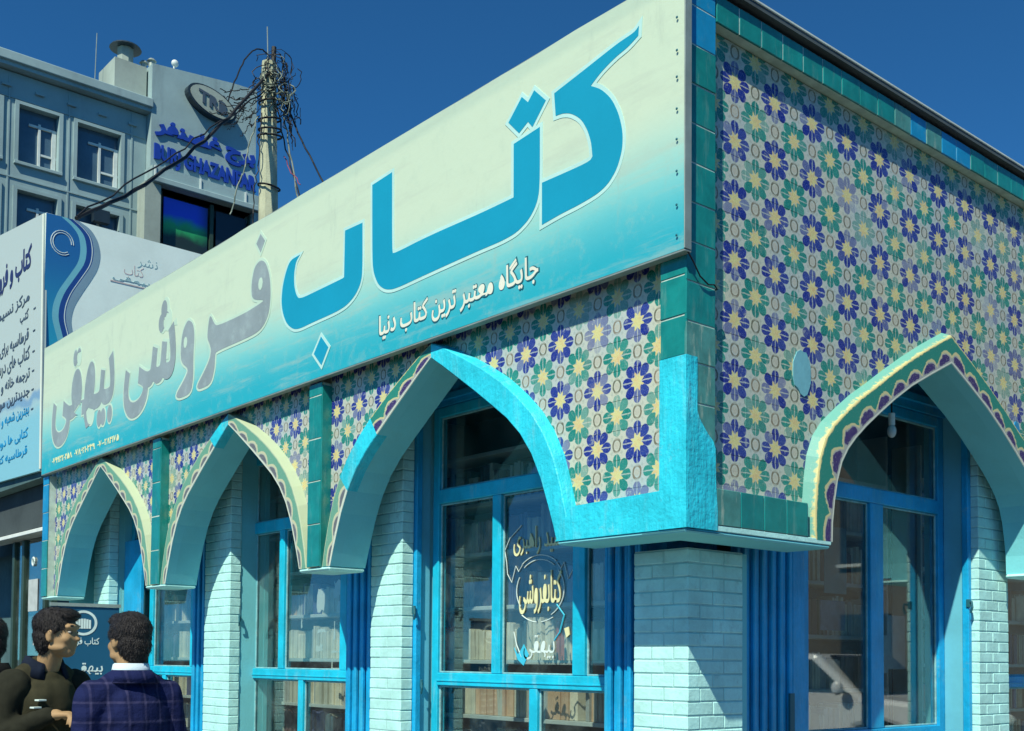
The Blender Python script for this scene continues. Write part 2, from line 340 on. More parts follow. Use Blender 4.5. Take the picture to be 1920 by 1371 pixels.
# ------------------------------------------------------------------ mesh helpers
class MB:
    def __init__(s): s.v = []; s.f = []; s.uv = []
    def add(s, vs, fs, uvs=None):
        o = len(s.v); s.v += [tuple(v) for v in vs]; s.f += [tuple(o+i for i in f) for f in fs]
        s.uv += (uvs if uvs else [None]*len(fs))
        return s
    def box(s, a, b, ch=0.):
        x0, y0, z0 = [min(p, q) for p, q in zip(a, b)]; x1, y1, z1 = [max(p, q) for p, q in zip(a, b)]
        if ch <= 0:
            return s.add([(x0, y0, z0), (x1, y0, z0), (x1, y1, z0), (x0, y1, z0), (x0, y0, z1), (x1, y0, z1), (x1, y1, z1), (x0, y1, z1)],
                  [(0, 3, 2, 1), (4, 5, 6, 7), (0, 1, 5, 4), (1, 2, 6, 5), (2, 3, 7, 6), (3, 0, 4, 7)])
        vs = []; idx = {}
        for sx in (0, 1):
            for sy in (0, 1):
                for sz in (0, 1):
                    X = (x0, x1)[sx]; Y = (y0, y1)[sy]; Z = (z0, z1)[sz]
                    ix = X+(ch if sx == 0 else -ch); iy = Y+(ch if sy == 0 else -ch); iz = Z+(ch if sz == 0 else -ch)
                    idx[(sx, sy, sz, 'x')] = len(vs); vs.append((X, iy, iz))
                    idx[(sx, sy, sz, 'y')] = len(vs); vs.append((ix, Y, iz))
                    idx[(sx, sy, sz, 'z')] = len(vs); vs.append((ix, iy, Z))
        fs = []
        for q in (0, 1):
            a_ = [idx[(q, i, j, 'x')] for i, j in ((0, 0), (1, 0), (1, 1), (0, 1))]; fs.append(a_ if q else a_[::-1])
            a_ = [idx[(i, q, j, 'y')] for i, j in ((0, 0), (1, 0), (1, 1), (0, 1))]; fs.append(a_[::-1] if q else a_)
            a_ = [idx[(i, j, q, 'z')] for i, j in ((0, 0), (1, 0), (1, 1), (0, 1))]; fs.append(a_ if q else a_[::-1])
        for i in (0, 1):
            for j in (0, 1):
                fs.append([idx[(i, j, 0, 'x')], idx[(i, j, 0, 'y')], idx[(i, j, 1, 'y')], idx[(i, j, 1, 'x')]])
                fs.append([idx[(i, 0, j, 'x')], idx[(i, 0, j, 'z')], idx[(i, 1, j, 'z')], idx[(i, 1, j, 'x')]])
                fs.append([idx[(0, i, j, 'y')], idx[(0, i, j, 'z')], idx[(1, i, j, 'z')], idx[(1, i, j, 'y')]])
                for k in (0, 1): fs.append([idx[(i, j, k, 'x')], idx[(i, j, k, 'y')], idx[(i, j, k, 'z')]])
        return s.add(vs, fs)
    def prism(s, poly, Fn, dl, dh):
        n = len(poly)
        vs = [Fn(u, z, dh) for u, z in poly]+[Fn(u, z, dl) for u, z in poly]
        fs = [tuple(range(n)), tuple(range(2*n-1, n-1, -1))]+[(i, i+n, (i+1) % n+n, (i+1) % n) for i in range(n)]
        return s.add(vs, fs)
    def tube(s, pts, rad, n=6, cap=True):
        pts = [Vector(p) for p in pts]; rings = []
        for i, p in enumerate(pts):
            t = (pts[min(i+1, len(pts)-1)]-pts[max(i-1, 0)]).normalized()
            a = t.orthogonal().normalized() if i == 0 else (a - t*a.dot(t)).normalized()
            b = t.cross(a); r = rad[i] if isinstance(rad, (list, tuple)) else rad
            rings.append([p+(a*math.cos(2*PI*k/n)+b*math.sin(2*PI*k/n))*r for k in range(n)])
        vs = [v for r_ in rings for v in r_]; fs = []
        for i in range(len(pts)-1):
            for k in range(n):
                fs.append((i*n+k, i*n+(k+1) % n, (i+1)*n+(k+1) % n, (i+1)*n+k))
        if cap: fs += [tuple(range(n-1, -1, -1)), tuple((len(pts)-1)*n+k for k in range(n))]
        return s.add(vs, fs)
    def ell(s, c, r, rot=None, nu=16, nv=10):
        c = Vector(c); vs = []; fs = []
        for i in range(nv+1):
            t = PI*i/nv
            for k in range(nu):
                p = 2*PI*k/nu; v = Vector((r[0]*math.sin(t)*math.cos(p), r[1]*math.sin(t)*math.sin(p), r[2]*math.cos(t)))
                if rot is not None: v = rot @ v
                vs.append(c+v)
        for i in range(nv):
            for k in range(nu): fs.append((i*nu+k, (i+1)*nu+k, (i+1)*nu+(k+1) % nu, i*nu+(k+1) % nu))
        return s.add(vs, fs)
    def mesh(s, name):
        me = bpy.data.meshes.new(name); me.from_pydata(s.v, [], s.f)
        if any(u is not None for u in s.uv):
            l = me.uv_layers.new(name='UVMap'); k = 0
            for f, u in zip(s.f, s.uv):
                for j in range(len(f)):
                    if u is not None: l.data[k].uv = u[j]
                    k += 1
        bm = bmesh.new(); bm.from_mesh(me); bmesh.ops.recalc_face_normals(bm, faces=bm.faces); bm.to_mesh(me); bm.free()
        return me
    def build(s, name, mat, parent=None, smooth=False, fix=True):
        me = s.mesh(name)
        if mat: me.materials.append(M[mat] if isinstance(mat, str) else mat)
        if smooth:
            for p in me.polygons: p.use_smooth = True
        return link(name, me, parent)
def link(name, me, parent=None):
    o = bpy.data.objects.new(name, me); COL.objects.link(o)
    if parent is not None: o.parent = parent; o.matrix_parent_inverse = Matrix.Translation(-wloc(parent))
    return o
def wloc(o):
    v = Vector(o.location)
    return v if o.parent is None else v + wloc(o.parent) + o.matrix_parent_inverse.translation
def tag(o, label=None, cat=None, group=None, kind=None):
    if label: o['label'] = label
    if cat: o['category'] = cat
    if group: o['group'] = group
    if kind: o['kind'] = kind
    return o
def thing(name, loc, label, cat, group=None):
    o = bpy.data.objects.new(name, None); COL.objects.link(o); o.location = loc; o.empty_display_size = .2
    return tag(o, label, cat, group)
def box(name, a, b, mat, parent=None, ch=0.): return MB().box(a, b, ch).build(name, mat, parent)
def FL(u, z, d): return (u, -d, z)      # left facade: u = x
def FR(u, z, d): return (d, u, z)       # right facade: u = y
def fbox(mb, F, u0, u1, z0, z1, dl, dh, ch=0.): return mb.box(F(u0, z0, dl), F(u1, z1, dh), ch)

# ------------------------------------------------------------------ ground
ground = box('ground', (-400, -400, -.3), (400, 400, -.02), 'asphalt'); tag(ground, kind='structure')
MB().add([(-60, -30, -.016), (60, -30, -.016), (60, -4.6, -.016), (-60, -4.6, -.016)], [(0, 1, 2, 3)]).build('road', 'asphalt')['kind'] = 'structure'
pv = MB(); pv.box((-12.3, -4.4, -.3), (1.9, 9.0, .0)); tag(pv.build('pavement', 'paving'), kind='structure')
kb = MB()
for i in range(40): kb.box((-12.3+i*.36, -4.55, -.3), (-12.3+i*.36+.35, -4.405, .012), .012)
for i in range(38): kb.box((1.905, -4.5+i*.36, -.3), (2.05, -4.5+i*.36+.35, .012), .012)
tag(kb.build('kerb', 'kerb'), kind='structure')

# ------------------------------------------------------------------ arch profiles (half width, z) from apex down
PL = [(0, 3.40), (.12, 3.325), (.24, 3.245), (.42, 3.125), (.6, 3.0), (.74, 2.9), (.86, 2.79), (.96, 2.66), (1.04, 2.51), (1.1, 2.36), (1.145, 2.24), (1.175, 2.15)]
PR = [(0, 3.41), (.24, 3.30), (.475, 3.188), (.67, 3.075), (.86, 2.952), (.98, 2.87), (1.09, 2.785), (1.17, 2.71), (1.23, 2.63), (1.275, 2.52), (1.305, 2.40), (1.325, 2.28), (1.33, 2.17)]
OL = [(0, 3.51), (.17, 3.44), (.35, 3.35), (.53, 3.255), (.70, 3.15), (.85, 3.035), (.98, 2.915), (1.08, 2.79), (1.165, 2.64), (1.225, 2.47), (1.27, 2.30), (1.30, 2.15)]
OR = [(0, 3.63), (.25, 3.51), (.49, 3.385), (.70, 3.265), (.885, 3.155), (1.06, 3.055), (1.21, 2.955), (1.34, 2.86), (1.43, 2.765), (1.485, 2.65), (1.515, 2.50), (1.53, 2.36), (1.53, 2.17)]
ZB = 2.15; ZT = 4.93; TH = .30; REC = .07
LX0 = -9.32; RY1 = 7.25
arL = [-2.1, -4.877, -7.654]; arR = [2.58, 5.66]
def profile(arches, prof, u):
    for c in arches:
        a = abs(u-c)
        if a < prof[-1][0]:
            for (x0, z0), (x1, z1) in zip(prof, prof[1:]):
                if a <= x1: return z0+(z1-z0)*(a-x0)/(x1-x0) if x1 > x0 else z1
    return None
def wallpoly(u0, u1, zlo, zhi, arches, prof):
    """polygons of [u0,u1]x[zlo,zhi] above the arch curve (None where the arch swallows it)"""
    br = {u0, u1}
    for c in arches:
        for x, _ in prof:
            for q in (c-x, c+x):
                if u0 < q < u1: br.add(q)
        for (x0, za), (x1, zb) in zip(prof, prof[1:]):
            for zz in (zlo, zhi):
                if zb < zz < za:
                    x = x0+(x1-x0)*(za-zz)/(za-zb)
                    for q in (c-x, c+x):
                        if u0 < q < u1: br.add(q)
    br = sorted(br); runs = []; cur = []
    for a, b in zip(br, br[1:]):
        pa = profile(arches, prof, a+1e-6); pb = profile(arches, prof, b-1e-6)
        za = max(zlo, pa) if pa is not None else zlo; zb = max(zlo, pb) if pb is not None else zlo
        za = min(za, zhi); zb = min(zb, zhi)
        if za >= zhi-1e-5 and zb >= zhi-1e-5:
            if cur: runs.append(cur); cur = []
            continue
        if cur and abs(cur[-1][1]-za) < 1e-6: cur.append((b, zb))
        elif cur: cur += [(a, za), (b, zb)]
        else: cur = [(a, za), (b, zb)]
    if cur: runs.append(cur)
    out = []
    for r_ in runs:
        if len(r_) < 2: continue
        p = list(r_)+[(r_[-1][0], zhi), (r_[0][0], zhi)]
        q = []
        for pt in p:
            if not q or abs(pt[0]-q[-1][0])+abs(pt[1]-q[-1][1]) > 1e-5: q.append(pt)
        if len(q) > 2 and abs(q[0][0]-q[-1][0])+abs(q[0][1]-q[-1][1]) < 1e-5: q.pop()
        if len(q) >= 3: out.append(q)
    return out

shop = thing('bookshop_building', (0, 0, 0), 'turquoise corner bookshop with pointed arches, flower tiles and painted brick piers', 'building')
# fascia cores with arched openings (plaster)
for F, a0, a1, ar, pf, nm in ((FL, LX0, -.085, arL, PL, 'L'), (FR, TH, RY1, arR, PR, 'R')):
    mb = MB()
    xs = [a0]+sorted([c+s*pf[-1][0] for c in ar for s in (-1, 1)])+[a1]
    # one polygon: bottom follows pendants and arch curves
    poly = [(a0, ZB)]
    for c in sorted(ar):
        left = [(c-x, z) for x, z in reversed(pf)]; right = [(c+x, z) for x, z in pf[1:]]
        left[0] = (left[0][0], ZB); right[-1] = (right[-1][0], ZB)
        poly += left+right
    poly += [(a1, ZB), (a1, ZT-.02), (a0, ZT-.02)]
    mb.prism(poly, F, -TH, -REC-.014)
    mb.build('fascia_wall', 'reveal', shop)
roofm = MB().box((LX0, .03, ZT-.03), (-.03, RY1, ZT)); roofm.build('roof', 'roof', shop)

# ------------------------------------------------------------------ tiles and bricks: nearest 300 of a kind are objects, the rest one mesh
def pieces(kind, specs, thing_, limit=300, restname=None):
    """specs: (key, builder->MB in local coords, location, material, parent)"""
    cen = lambda s: (Vector(s[2])-CAM).length
    specs = sorted(specs, key=cen)
    cache = {}
    for key, fn, loc, mat, par in specs[:limit]:
        k = (key, mat)
        if k not in cache:
            me = fn().mesh(kind); me.materials.append(M[mat]); cache[k] = me
        o = bpy.data.objects.new(kind, cache[k]); COL.objects.link(o); o.parent = par; o.location = loc
        if kind in ('tile', 'glazed_tile'): q_ = .007 if kind == 'glazed_tile' else .005; o.rotation_euler = (random.uniform(-q_, q_), random.uniform(-q_, q_), random.uniform(-q_, q_))
    rest = {}
    for key, fn, loc, mat, par in specs[limit:]:
        b = fn(); mb = rest.setdefault('all', (MB(), []))
        o = len(mb[0].v)
        mb[0].add([(v[0]+loc[0], v[1]+loc[1], v[2]+loc[2]) for v in b.v], b.f, b.uv)
        mb[1].extend([mat]*len(b.f))
    if rest:
        mb, mm = rest['all']; me = bpy.data.meshes.new(restname)
        me.from_pydata(mb.v, [], mb.f)
        names = sorted(set(mm)); 
        for n_ in names: me.materials.append(M[n_])
        for p, q in zip(me.polygons, mm): p.material_index = names.index(q)
        if any(u is not None for u in mb.uv):
            l = me.uv_layers.new(name='UVMap'); k = 0
            for f, u in zip(mb.f, mb.uv):
                for j in range(len(f)):
                    if u is not None: l.data[k].uv = u[j]
                    k += 1
        bm = bmesh.new(); bm.from_mesh(me); bmesh.ops.recalc_face_normals(bm, faces=bm.faces); bm.to_mesh(me); bm.free()
        o = link(restname, me, thing_); o['kind'] = 'stuff'

tile_specs = []
def flower_field(F, u0, u1, z0, z1, su, sz, ou, oz, ar, pf, mat, parent):
    # bedding behind the tiles
    i0 = math.floor((u0-ou)/su-.5); i1 = math.ceil((u1-ou)/su+.5)
    j0 = math.floor((z0-oz)/sz-.5); j1 = math.ceil((z1-oz)/sz+.5)
    for i in range(i0, i1+1):
        for j in range(j0, j1+1):
            a, b = max(u0, ou+(i-.5)*su), min(u1, ou+(i+.5)*su)
            c, d = max(z0, oz+(j-.5)*sz), min(z1, oz+(j+.5)*sz)
            if b-a < .01 or d-c < .01: continue
            e = .0005
            for poly in wallpoly(a+e, b-e, c+e, d-e, ar, pf):
                cu, cz = (a+b)/2, (c+d)/2; off = random.uniform(-.0005, .0005)
                loc = Vector(F(cu, cz, -REC+off))
                pl = [(u-cu, z-cz) for u, z in poly]
                full = len(pl) == 4 and abs(b-a-su) < 1e-4 and abs(d-c-sz) < 1e-4 and all(abs(abs(q[0])-((b-a)/2-e)) < 1e-4 and abs(abs(q[1])-((d-c)/2-e)) < 1e-4 for q in pl)
                if full:
                    key = ('f', F is FL); h = (b-a)/2-e; k = (d-c)/2-e
                    fn = (lambda h=h, k=k, F=F: fbox(MB(), F, -h, h, -k, k, -.012, 0, .0012))
                else:
                    key = ('c', F is FL, round(cu, 3), round(cz, 3), len(tile_specs))
                    fn = (lambda pl=pl, F=F: MB().prism(pl, F, -.012, -.0005))
                tile_specs.append((key, fn, loc, mat, parent))
bedL = MB(); bedR = MB()
# columns positions on left face
colL = [(-3.57, -3.40), (-6.347, -6.177), (LX0, -9.15)]
ZS = 3.60
def bed(F, u0, u1, z1, ar, pf, name):
    m_ = MB()
    for p in wallpoly(u0, u1, ZB+.01, z1, ar, pf): m_.prism(p, F, -REC-.014, -REC-.0105)
    return m_.build(name, 'grout', shop)
panL = bed(FL, LX0, -.171, 4.9, arL, OL, 'tile_panel'); panR = bed(FR, .225, RY1, 4.9, arR, OR, 'tile_panel')
OLt = [(max(0, x-.02), z-.03) if x > 0 else (0, z-.04) for x, z in OL]
ORt = [(max(0, x-.03), z-.03) if x > 0 else (0, z-.05) for x, z in OR]
for a, b in ((-.171, -3.40), (-3.57, -6.177), (-6.347, -9.15)):
    flower_field(FL, b, a, 2.345 if a > -1 else ZB, 3.62, .1465, .1583, -.39, 3.265, arL, OLt, 'flowL', panL)
flower_field(FR, .225, RY1, 2.37, 4.75, .1737, .1583, .467, 3.28, arR, ORt, 'flowR', panR)
pieces('tile', tile_specs, shop, 300, 'distant_tiles')

# ------------------------------------------------------------------ arch surrounds (tile by tile)
def band_piece(F, P0, P1, Q0, Q1, s0, s1, org):
    """inner P, outer Q, flat front d=0 to 80% of the width then bevel down to the flower tiles"""
    ou, oz = org
    def lerp(a, b, t): return (a[0]+(b[0]-a[0])*t-ou, a[1]+(b[1]-a[1])*t-oz)
    vs = []; rows = [(0., -REC-.0142, 0.), (0., -.004, .0), (.03, 0., .03), (.80, 0., .84), (.84, -.004, .90), (1., -REC-.008, 1.)]
    uvs = []
    for P, Q, s in ((P0, Q0, s0), (P1, Q1, s1)):
        for t, d, tv in rows:
            u, z = lerp(P, Q, t); vs.append(F(u, z, d)); uvs.append((s, tv))
    n = len(rows); fs = []; fu = []
    for i in range(n-1):
        f = (i, i+1, n+i+1, n+i); fs.append(f); fu.append([(uvs[j][0], -1. if i == 0 else uvs[j][1]) for j in f])
    fs.append(tuple(range(n))); fu.append([(0., -1.) for j in range(n)])
    fs.append(tuple(range(2*n-1, n-1, -1))); fu.append([(0., -1.) for j in range(n)])
    f = (0, n, 2*n-1, n-1); fs.append(f); fu.append([(0., -1.) for j in f])
    return MB().add(vs, fs, fu)
band_specs = []
def resample(prof, step):
    L_ = [0]
    for a, b in zip(prof, prof[1:]): L_.append(L_[-1]+math.hypot(b[0]-a[0], b[1]-a[1]))
    return L_
def surround(F, c, inner, outer, kind, name='arch_surround'):
    backing = MB()
    root = None
    par = thing_part(name, F(c, 3.4, 0))
    L_ = resample(inner, 0)
    for side in (-1, 1):
        for i in range(len(inner)-1):
            P0 = (c+side*inner[i][0], inner[i][1]); P1 = (c+side*inner[i+1][0], inner[i+1][1])
            Q0 = (c+side*outer[i][0], outer[i][1]); Q1 = (c+side*outer[i+1][0], outer[i+1][1])
            g_ = .0012
            mat = kind(side, i)
            if mat is None: continue
            org = ((P0[0]+Q1[0])/2, (P0[1]+Q1[1])/2)
            band_specs.append((('b', len(band_specs)), (lambda F=F, P0=P0, P1=P1, Q0=Q0, Q1=Q1, a=L_[i], b=L_[i+1], org=org: band_piece(F, P0, P1, Q0, Q1, a, b, org)),
                               Vector(F(org[0], org[1], 0)), mat, par))
    return par
def thing_part(name, loc):
    o = bpy.data.objects.new(name, None); COL.objects.link(o); o.parent = shop; o.empty_display_size = .1
    return o
surround(FL, arL[0], PL, OL, lambda s, i: 'cyan' if s > 0 else ('cyan' if 4 <= i <= 6 else ('band' if i < 4 else 'bandpale')))
surround(FL, arL[1], PL, OL, lambda s, i: ('cyan' if (s < 0 and i < 2) else 'bandpale'))
surround(FL, arL[2], PL, OL, lambda s, i: 'bandpale')
surround(FR, arR[0], PR, OR, lambda s, i: 'band')
surround(FR, arR[1], PR, OR, lambda s, i: 'band')
pieces('border_tile', band_specs, shop, 300, 'distant_border_tiles')

# ------------------------------------------------------------------ teal glazed tile columns and bands
glz = []
def column(F, u0, u1, z0, z1, step, mats, backing_par_name, dh=0., depth=.066, jit=.0015):
    back = MB(); fbox(back, F, u0+.004, u1-.004, z0+.003, z1-.003, -REC-.012, dh-.0035)
    par = back.build(backing_par_name, 'grout', shop)
    z = z0; k = 0
    while z < z1-.01:
        zz = min(z+step, z1); hz = (zz-z)/2-.0032; hu = (u1-u0)/2-.001
        m_ = mats(k, (z+zz)/2)
        if m_:
            glz.append((('g', F is FL, round(hz, 4), round(hu, 4)), (lambda F=F, hu=hu, hz=hz: fbox(MB(), F, -hu, hu, -hz, hz, -.014, 0, .003)),
                    Vector(F((u0+u1)/2, (z+zz)/2, dh+random.uniform(-jit, jit))), m_, par))
        z = zz; k += 1
    return par
def row(F, u0, u1, z0, z1, step, mats, name, dh=0.):
    back = MB(); fbox(back, F, u0+.003, u1-.003, z0+.004, z1-.004, -REC-.012, dh-.0035)
    par = back.build(name, 'grout', shop)
    u = u0; k = 0
    while u < u1-.01:
        uu = min(u+step, u1); hu = (uu-u)/2-.0028; hz = (z1-z0)/2-.001
        glz.append((('r', F is FL, round(hz, 4), round(hu, 4)), (lambda F=F, hu=hu, hz=hz: fbox(MB(), F, -hu, hu, -hz, hz, -.014, 0, .003)),
                    Vector(F((u+uu)/2, (z0+z1)/2, dh+random.uniform(-.0015, .0015))), mats(k, (u+uu)/2), par))
        u = uu; k += 1
    return par
# corner: left face (above the cyan paint), right face
column(FL, -.171, -.0, 3.0, 4.90, .2, lambda k, z: 'teal', 'corner_column')
column(FR, .0, .225, 2.37, 4.90, .2, lambda k, z: 'tealworn' if z < 3.1 else ('bluetile' if z > 4.66 and z < 4.86 else 'teal'), 'corner_column')
for a, b in colL[:2]:
    column(FL, a, b, ZB, 3.485, .31, lambda k, z: 'teal', 'tile_column', .012)
    # side strip of the column seen from the right
    cb = MB(); cb.box((b+.0005, REC+.002, ZB), (b+.012, -.010, 3.46), .003); cb.build('column_side', 'teal', shop)
a, b = colL[2]; column(FL, a, b, ZB, 3.485, .31, lambda k, z: 'teal' if z < 2.9 else 'bluetile', 'tile_column', .012)
row(FR, .232, 1.02, 2.18, 2.366, .195, lambda k, u: 'tealworn' if k in (0,) else 'teal', 'tile_band')
row(FR, 4.1-.005, 4.125, 2.18, 2.366, .195, lambda k, u: 'teal', 'tile_band')
row(FR, .232, RY1, 4.752, 4.898, .187, lambda k, u: ('tealworn' if k in (9, 11) else 'bluetile' if k in (10, 12, 13) else 'teal'), 'tile_band')
pieces('glazed_tile', glz, shop, 300, 'distant_glazed_tiles')
# painted plaster at the corner block
pb = MB()
fbox(pb, FL, -.171, .0035, ZB, 3.0, -REC-.012, .0035)
def rough_edge(pts, amp=.006, sub=5, seed=1):
    rnd = random.Random(seed); out = []
    for i, (a, b) in enumerate(zip(pts, pts[1:]+pts[:1])):
        for k in range(sub):
            t = k/sub; out.append((a[0]+(b[0]-a[0])*t+(rnd.uniform(-amp, amp) if k else 0), a[1]+(b[1]-a[1])*t+(rnd.uniform(-amp, amp) if k else 0)))
    return out
pb.build('corner_plaster', 'cyan', shop)
pb = MB(); pb.prism([(.003, ZB), (.231, ZB), (.231, 2.365), (.003, 2.365)], FR, -REC-.012, -.001); pb.build('corner_plaster', 'cyan', shop)
poly = [(.004, ZB+.002), (.236, ZB+.002)]+[(.238, 2.25), (.228, 2.34), (.222, 2.42), (.221, 2.56), (.20, 2.60), (.16, 2.63), (.13, 2.66), (.095, 2.70), (.075, 2.75), (.05, 2.80), (.035, 2.86), (.02, 2.92), (.012, 2.99), (.004, 3.0)]
pb = MB(); pb.prism(poly, FR, .0015, .0045); pb.build('paint_patch', 'cyan', shop)
# bottom-left band under arch one's right pendant, painted with the surround
pb = MB(); pb.prism([(-.932, ZB-.001), (-.173, ZB-.001), (-.173, 2.345), (-.80, 2.33), (-.83, 2.30), (-.87, 2.24)], FL, -REC-.012, .002); pb.build('corner_plaster', 'cyan', shop)
# soffit lip under the corner block and pendants
lip = MB(); lip.box((-.92, .004, ZB-.022), (-.004, .30, ZB-.001), .008); lip.box((-.30, .004, ZB-.021), (-.004, 1.225, ZB-.002), .008); lip.build('soffit_plaster', 'reveal', shop)
lip = MB(); lip.box((-.012, .23, ZB-.0), (-.0005, 1.232, 2.179), .003); lip.build('soffit_plaster', 'brick', shop)
for cx in (-3.4875, -6.2645): box('pendant_foot', (cx-.21, -.002, ZB-.03), (cx+.21, TH, ZB-.001), 'brick', shop, .012)
box('pendant_foot', (LX0, -.004, ZB-.03), (-8.83, TH, ZB-.001), 'brick', shop, .012)
box('pendant_foot', (-TH, 3.89, ZB-.03), (.002, 4.33, ZB-.001), 'brick', shop, .012)
# patches of cement and blue paint on the tile field
def blob(F, cu, cz, ru, rz, mat, d0=-REC-.001, seed=3):
    rnd = random.Random(seed)
    pts = [(cu+ru*math.cos(t)*(1+rnd.uniform(-.15, .15)), cz+rz*math.sin(t)*(1+rnd.uniform(-.12, .12))) for t in [2*PI*i/18 for i in range(18)]]
    MB().prism(pts, F, d0, -REC+.006).build('repair_patch', mat, shop)
M['patch'] = paint('blue_filler', (.16, .42, .50), .7, .3, .15, 8, 40, .3)
blob(FR, 1.055, 3.105, .085, .125, 'patch')
blob(FR, 3.60, 3.10, .05, .10, 'bluetile')
blob(FL, -6.62, 2.62, .05, .11, 'cyan')
# coping
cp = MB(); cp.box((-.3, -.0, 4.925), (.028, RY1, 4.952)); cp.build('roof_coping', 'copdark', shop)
cp = MB(); cp.box((-.3, -.004, 4.953), (.034, RY1, 4.968), .003); cp.build('coping_edge', 'coping', shop)

# ------------------------------------------------------------------ brick piers
bricks = []
CH = .0752
def pier(x0, x1, y0, y1, sidex, zt, z0=.0, name='brick_pier', nfront=2, nside=1, front='L'):
    core = MB().box((x0+.006, y0+.006, z0), (x1-.006, y1-.002, zt)); par = core.build(name, 'mortar', shop)
    n = int((zt-z0)/CH)
    for k in range(n):
        za = z0+k*CH; zc = za+CH/2
        D_ = .105; odd = k % 2
        runs = []
        # left-facade face (plane y0) and right-facade face (plane x1)
        fx0, fx1 = x0, x1-(0 if odd else D_)
        cuts = [fx0]+[fx0+(fx1-fx0)*(t+(.12 if odd else -.08))/nfront for t in range(1, nfront)]+[fx1]
        for a, b in zip(cuts, cuts[1:]): runs.append((a, b, y0, y0+D_))
        sy0 = y0+(D_ if odd else 0)
        cuts = [sy0]+[sy0+(y1-sy0)*(t+(.1 if odd else -.1))/nside for t in range(1, nside)]+[y1]
        for a, b in zip(cuts, cuts[1:]):
            if b-a > .03: runs.append((x1-D_, x1, a, b))
        for a, b, c, d in runs:
            if b-a < .03: continue
            hx, hy = (b-a)/2-.002, (d-c)/2-.002; hz = CH/2-.0028
            bricks.append((('k', round(hx, 3), round(hy, 3)), (lambda hx=hx, hy=hy, hz=hz: MB().box((-hx, -hy, -hz), (hx, hy, hz), .005)),
                Vector(((a+b)/2+random.uniform(-.0015, .0015), (c+d)/2+random.uniform(-.0015, .0015), zc+random.uniform(-.0012, .0012))), 'brick', par))
    return par
pier(-.77, -.37, .45, .925, 0, 2.11, nfront=2, nside=2)
ZP = 3.44
pier(-3.43, -3.03, .45, .555, 0, ZP, nfront=2)
pier(-6.20, -5.69, .45, .56, 0, ZP, nfront=2)
pier(-8.98, -8.55, .45, .56, 0, ZP, nfront=2)
pier(-.475, -.37, 3.64, 4.09, 0, ZP, nfront=1, nside=2)
pieces('brick', bricks, shop, 300, 'distant_bricks')
# pier bodies behind
for a in ((-3.42, .557, 0, -3.045, .80, ZP), (-6.19, .562, 0, -5.705, .80, ZP), (-8.97, .562, 0, -8.565, .80, ZP), (-.80, 3.655, 0, -.477, 4.08, ZP), (-.76, .93, 0, -.42, 1.02, 2.11)):
    box('pier_body', a[:3], a[3:], 'reveal', shop)

# ------------------------------------------------------------------ windows
def window(F, u0, u1, d, cols, zr, zt, ztop, lowcols, name='window', matf='frame'):
    """frame in plane -d (front). cols: mullion centres (upper part)"""
    par = MB(); fw_ = .07
    fbox(par, F, u0, u0+fw_, 0, ztop, -d-.07, -d, .004); fbox(par, F, u1-fw_, u1, 0, ztop, -d-.07, -d, .004)
    fbox(par, F, u0+fw_, u1-fw_, ztop-.07, ztop, -d-.07, -d, .004)
    w = par.build(name, matf, shop)
    r_ = MB(); fbox(r_, F, u0+fw_+.001, u1-fw_-.001, zr, zr+.09, -d-.066, -d+.006, .005)
    # moulding on the rail
    fbox(r_, F, u0+fw_+.001, u1-fw_-.001, zr+.03, zr+.042, -d+.006, -d+.012, .002)
    link_child(r_, 'rail', matf, w)
    t_ = MB(); fbox(t_, F, u0+fw_+.001, u1-fw_-.001, zt, zt+.1, -d-.066, -d+.006, .005); link_child(t_, 'transom', matf, w)
    b_ = MB(); fbox(b_, F, u0+fw_+.001, u1-fw_-.001, 0.0, .35, -d-.06, -d-.02, .004); link_child(b_, 'kick_panel', matf, w)
    for c, hw in cols:
        m_ = MB(); fbox(m_, F, c-hw, c+hw, zr+.091, zt-.001, -d-.06, -d+.004, .005); link_child(m_, 'mullion', matf, w)
    for c, hw in lowcols:
        m_ = MB(); fbox(m_, F, c-hw, c+hw, .351, zr-.001, -d-.06, -d+.004, .005); link_child(m_, 'mullion', matf, w)
    # panes
    def panes(cs, z0, z1):
        e = [u0+fw_]+[q for c, hw in sorted(cs) for q in (c-hw, c+hw)]+[u1-fw_]
        for a, b in zip(e[::2], e[1::2]):
            m_ = MB(); p = [F(a+.002, z0, -d-.035), F(b-.002, z0, -d-.035), F(b-.002, z1, -d-.035), F(a+.002, z1, -d-.035)]
            fbox(m_, F, a+.001, b-.001, z0, z1, -d-.038, -d-.034); link_child(m_, 'pane', 'glass', w)
            # putty bead
            q = MB()
            for (ua, ub, za, zb) in ((a, a+.012, z0, z1), (b-.012, b, z0, z1), (a+.012, b-.012, z0, z0+.012), (a+.012, b-.012, z1-.012, z1)):
                fbox(q, F, ua, ub, za, zb, -d-.033, -d-.02, .002)
            link_child(q, 'putty_bead', 'putty', w)
    panes(cols, zr+.091, zt-.001); panes(lowcols, .351, zr-.001); panes([], zt+.101, ztop-.071)
    return w
M['putty'] = paint('window_putty', (.22, .48, .52), .7, .3, .4, 12, 60, .6, .006, dirt=(.5, .6, .55), dirtamt=.7)
def link_child(mb, name, mat, par):
    o = mb.build(name, mat, par); return o
WD = .70
def bayL(c, first):
    u0 = c-.90; u1 = c+1.02
    w = window(FL, u0, u1, WD, [(c-.175, .045), (c+.63, .055)] if first else [(c-.33, .045), (c+.68, .05)], 1.31, 2.62, 3.32, [(c+.21, .04)] if first else [(c+.02, .04)])
    return w
jm = []
winL = [bayL(arL[0], True), bayL(arL[1], False), bayL(arL[2], False)]
